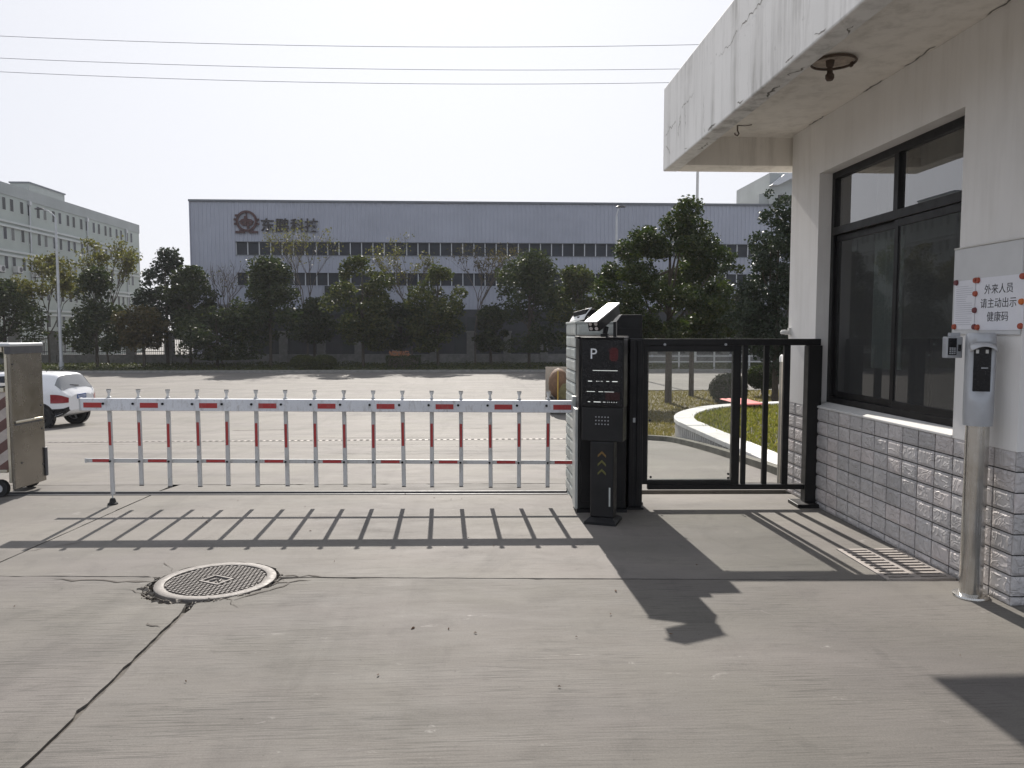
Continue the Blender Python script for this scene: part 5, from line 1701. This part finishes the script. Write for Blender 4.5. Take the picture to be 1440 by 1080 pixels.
# (u, y, top v, crown bottom v, crown width px, leaf, n, shape, label)
rows = [
    (28, 56.0, 398, 496, 100, 'leaf_dark', 9000, 'oval', 'dark dense tree at the left edge beyond the white car'),
    (150, 56.5, 380, 494, 88, 'leaf_dark', 8000, 'cone2', 'dark pointed tree just right of the tall lamp post'),
    (213, 55.5, 432, 488, 66, 'leaf_brown', 5000, 'round', 'low brownish small tree between lamp post and factory corner'),
    (245, 60.5, 354, 470, 74, 'leaf_glossy', 8000, 'oval', 'tall dark leafy tree against the sky left of the factory corner'),
    (276, 57.5, 376, 484, 72, 'leaf_dark', 8000, 'oval', 'dark rounded tree overlapping the factory hall left corner'),
    (312, 55.5, 436, 500, 104, 'leaf_dark', 7000, 'round', 'low broad dark tree under the bare tree near the factory corner'),
    (385, 56.0, 366, 476, 104, 'leaf_dark', 9000, 'cone2', 'dark conical tree beneath the round factory emblem'),
    (512, 56.0, 361, 486, 88, 'leaf_mid', 9000, 'oval', 'green oval tree in front of the middle of the factory windows'),
    (616, 56.5, 372, 488, 82, 'leaf_mid', 8000, 'oval', 'green tree with lit pointed top between two yellowish sparse trees'),
    (744, 56.0, 352, 488, 124, 'leaf_dark', 11000, 'oval', 'largest dark tree of the far row left of the tiled pillar'),
    (812, 54.0, 372, 486, 84, 'leaf_mid', 7500, 'oval', 'green tree just left of the big tree behind the barrier camera'),
    (690, 58.5, 430, 490, 52, 'leaf_dark', 5000, 'oval', 'narrow dark tree tucked behind the largest dark tree'),
    (445, 59.5, 420, 478, 60, 'leaf_dark', 4000, 'round', 'low dark tree behind the conical tree under the factory windows'),
    (565, 59.0, 425, 486, 56, 'leaf_dark', 3500, 'round', 'low dark tree behind the gap above the orange flower bed'),
    (1045, 58.0, 408, 486, 80, 'leaf_dark', 5000, 'oval', 'dark distant tree between the big tree and the gatehouse'),
]
for i, (u, y, vt, vb, w, mt, n, kd, lab) in enumerate(rows):
    leafy_tree(TX(u, y), y, TZ(vt, y), w * 1.04 / 1080 * y, max(.8, TZ(vb, y) * .92), lab, mt, int(n * .95), .25, 100 + i, kd)
bare_tree(TX(318, 60), 60.0, TZ(362, 60) * .98, 1.05, 'leafless branching tree against the factory hall left end', 11, 50)
bare_tree(TX(443, 63), 61.0, TZ(312, 61) * .98, 1.0, 'tall nearly bare tree with few leaves over the factory letters', 12, 700, 'leaf_yellow', .17)
bare_tree(TX(668, 61), 60.5, TZ(338, 60.5), .95, 'nearly bare brownish tree in front of the factory windows', 17, 1100, 'leaf_brown', .16)
bare_tree(TX(582, 61), 60.5, TZ(352, 60.5), .9, 'sparse tree with bright yellow green leaves before the factory', 21, 1200, 'leaf_yellow', .17)
bare_tree(TX(86, 60), 60.0, TZ(372, 60), 1.15, 'sparse tree with yellowish autumn leaves behind the tall lamp post', 25, 4200, 'leaf_yellow', .22)
bare_tree(TX(186, 63), 60.5, TZ(354, 60.5), .6, 'narrow sparse yellowish tree at the end of the green block', 28, 1800, 'leaf_yellow', .22)
# trees on the near lawn
ty = 28.6
px_ = ty / 1080
big = [((u - 943) * px_, (572 - v) * px_, r * 1.18) for u, v, r in ((960, 302, .42), (948, 322, .5), (975, 325, .48), (905, 338, .42), (1000, 343, .42), (882, 356, .38), (925, 350, .45), (965, 345, .4), (1008, 372, .45),
      (862, 384, .4), (892, 388, .48), (985, 380, .5), (1020, 412, .42), (852, 414, .42), (880, 428, .52), (1002, 436, .55), (922, 412, .4), (962, 424, .42), (862, 452, .45), (1022, 452, .45), (905, 462, .5), (945, 468, .42), (985, 466, .5), (1030, 470, .3), (846, 448, .3))]
leafy_tree(TX(943, ty), ty, 7.3, 4.9, 2.15, 'big glossy leaved tree on the lawn right of the barrier camera', 'leaf_big', 36000, .13, 300, 'oval', .12, 1.0, name='lawn_tree', group='trees on the near lawn', custom=big)
leafy_tree(TX(976, 31.5), 31.5, 6.2, 3.0, 3.0, 'slimmer tree standing just behind the big lawn tree', 'leaf_big', 6000, .13, 301, 'oval', .1, .8, name='lawn_tree', group='trees on the near lawn')
px_ = 23 / 1080
right = [((u - 1098) * px_, (575 - v) * px_, r) for u, v, r in ((1100, 275, .4), (1085, 290, .35), (1115, 290, .45), (1080, 320, .4), (1105, 320, .5), (1130, 330, .5), (1075, 350, .42), (1100, 360, .5), (1065, 385, .45), (1095, 395, .5), (1125, 390, .5), (1058, 415, .42), (1085, 425, .5), (1048, 432, .35), (1070, 445, .45), (1105, 445, .5), (1040, 440, .25), (1085, 470, .45), (1120, 470, .5), (1100, 495, .4))]
leafy_tree(TX(1098, 23), 23.0, 6.4, 2.6, 1.2, 'dark glossy tree half hidden behind the gatehouse corner', 'leaf_glossy', 24000, .1, 302, 'oval', .1, 1.0, name='lawn_tree', group='trees on the near lawn', custom=right)

def shrub(x, y, r, h, z0, label, mat, n, leaf, seed, group, stem=0.0, name='round_shrub'):
    rng = np.random.default_rng(seed)
    t = thing(name, label, 'shrub', (x, y, gh(y) + z0), 0, group)
    d = rng.normal(size=(n, 3))
    d /= np.linalg.norm(d, axis=1)[:, None]
    rr = rng.uniform(.72, 1.04, n)
    bump_ = np.array([1 + .08 * mnoise.noise((q[0] * 3 + seed, q[1] * 3, q[2] * 3)) for q in d])
    P = d * (rr * bump_)[:, None] * np.array([r, r, h / 2]) + np.array([0, 0, stem + h / 2])
    P[:, 2] = np.maximum(P[:, 2], .03)
    put('foliage', leaf_mesh('foliage', P, leaf, mat, rng, .6), parent=t)
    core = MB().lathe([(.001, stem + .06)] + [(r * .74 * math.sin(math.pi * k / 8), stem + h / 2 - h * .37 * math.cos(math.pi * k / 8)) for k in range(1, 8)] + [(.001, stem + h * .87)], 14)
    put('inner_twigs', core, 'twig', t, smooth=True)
    mb = MB()
    for k in range(5):
        a = k * 1.256
        mb.tube([(0, 0, -.05), (.2 * r * math.cos(a), .2 * r * math.sin(a), stem + h * .4)], [.03, .012], 5)
    put('stem', mb, 'bark', t)
    return t
shrub(TX(1030, 27.6), 27.6, .68, 1.18, .05, 'clipped round shrub behind the right edge of the clear gate panel', 'leaf_dark', 9000, .06, 41, 'round shrubs on the near lawn')
shrub(TX(1080, 31.5), 31.5, .72, 1.0, .05, 'round shrub on a short stem seen between the gate bars', 'leaf_dark', 8000, .07, 42, 'round shrubs on the near lawn', .3)
shrub(TX(430, 54), 54.0, .92, 1.0, .12, 'left one of two low round shrubs on the far verge', 'leaf_mid', 5000, .11, 43, 'round shrubs on the far verge')
shrub(TX(458, 54), 54.0, .86, 1.0, .12, 'right one of two low round shrubs on the far verge', 'leaf_mid', 5000, .11, 44, 'round shrubs on the far verge')
# flower bed with hedge block
rng = np.random.default_rng(9)
hb_ = thing('flower_hedge', 'clipped dark hedge block topped with orange flowers on the far verge', 'hedge', (TX(568, 54.5), 54.5, gh(54.5) + .12))
P = np.stack([rng.uniform(-1.2, 1.2, 6000), rng.uniform(-.5, .5, 6000), rng.uniform(.02, .95, 6000)], 1)
put('foliage', leaf_mesh('foliage', P, .1, 'leaf_dark', rng, .6), parent=hb_)
P = np.stack([rng.uniform(-1.0, .4, 260), rng.uniform(-.5, .4, 260), rng.uniform(.9, 1.25, 260)], 1)
put('flowers', leaf_mesh('flowers', P, .09, 'flower_orange', rng, .9), parent=hb_)
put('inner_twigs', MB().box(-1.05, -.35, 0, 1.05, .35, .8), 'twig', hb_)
# low ground cover of the verge
P = []
for _ in range(34000):
    x, y = rng.uniform(-45, 26), rng.uniform(52.4, 61.5)
    hgt = .25 + .3 * max(0, mnoise.noise((x * .35, y * .5, 3)))
    P.append((x, y, gh(y) + .14 + rng.uniform(0, hgt) ** 1.2))
o = put('verge_plants', leaf_mesh('verge_plants', np.array(P), .13, 'leaf_mid', rng, .5))
tag(o, 'low mixed ground cover along the far verge under the trees', 'ground cover', kind='stuff')

# ------------------------------------------------------------------ thin daylight haze
hz = bpy.data.materials.new('haze')
hz.use_nodes = True
hz.node_tree.nodes.clear()
ho = hz.node_tree.nodes.new('ShaderNodeOutputMaterial')
hv = hz.node_tree.nodes.new('ShaderNodeVolumePrincipled')
hv.inputs['Color'].default_value = (.97, .97, 1.0, 1)
hv.inputs['Density'].default_value = .0004
hv.inputs['Anisotropy'].default_value = 0.0
hz.node_tree.links.new(hv.outputs[0], ho.inputs['Volume'])
M['haze'] = hz
tag(put('haze', MB().box(-520, -95, -2.3, 520, 720, 27), 'haze'), kind='stuff')
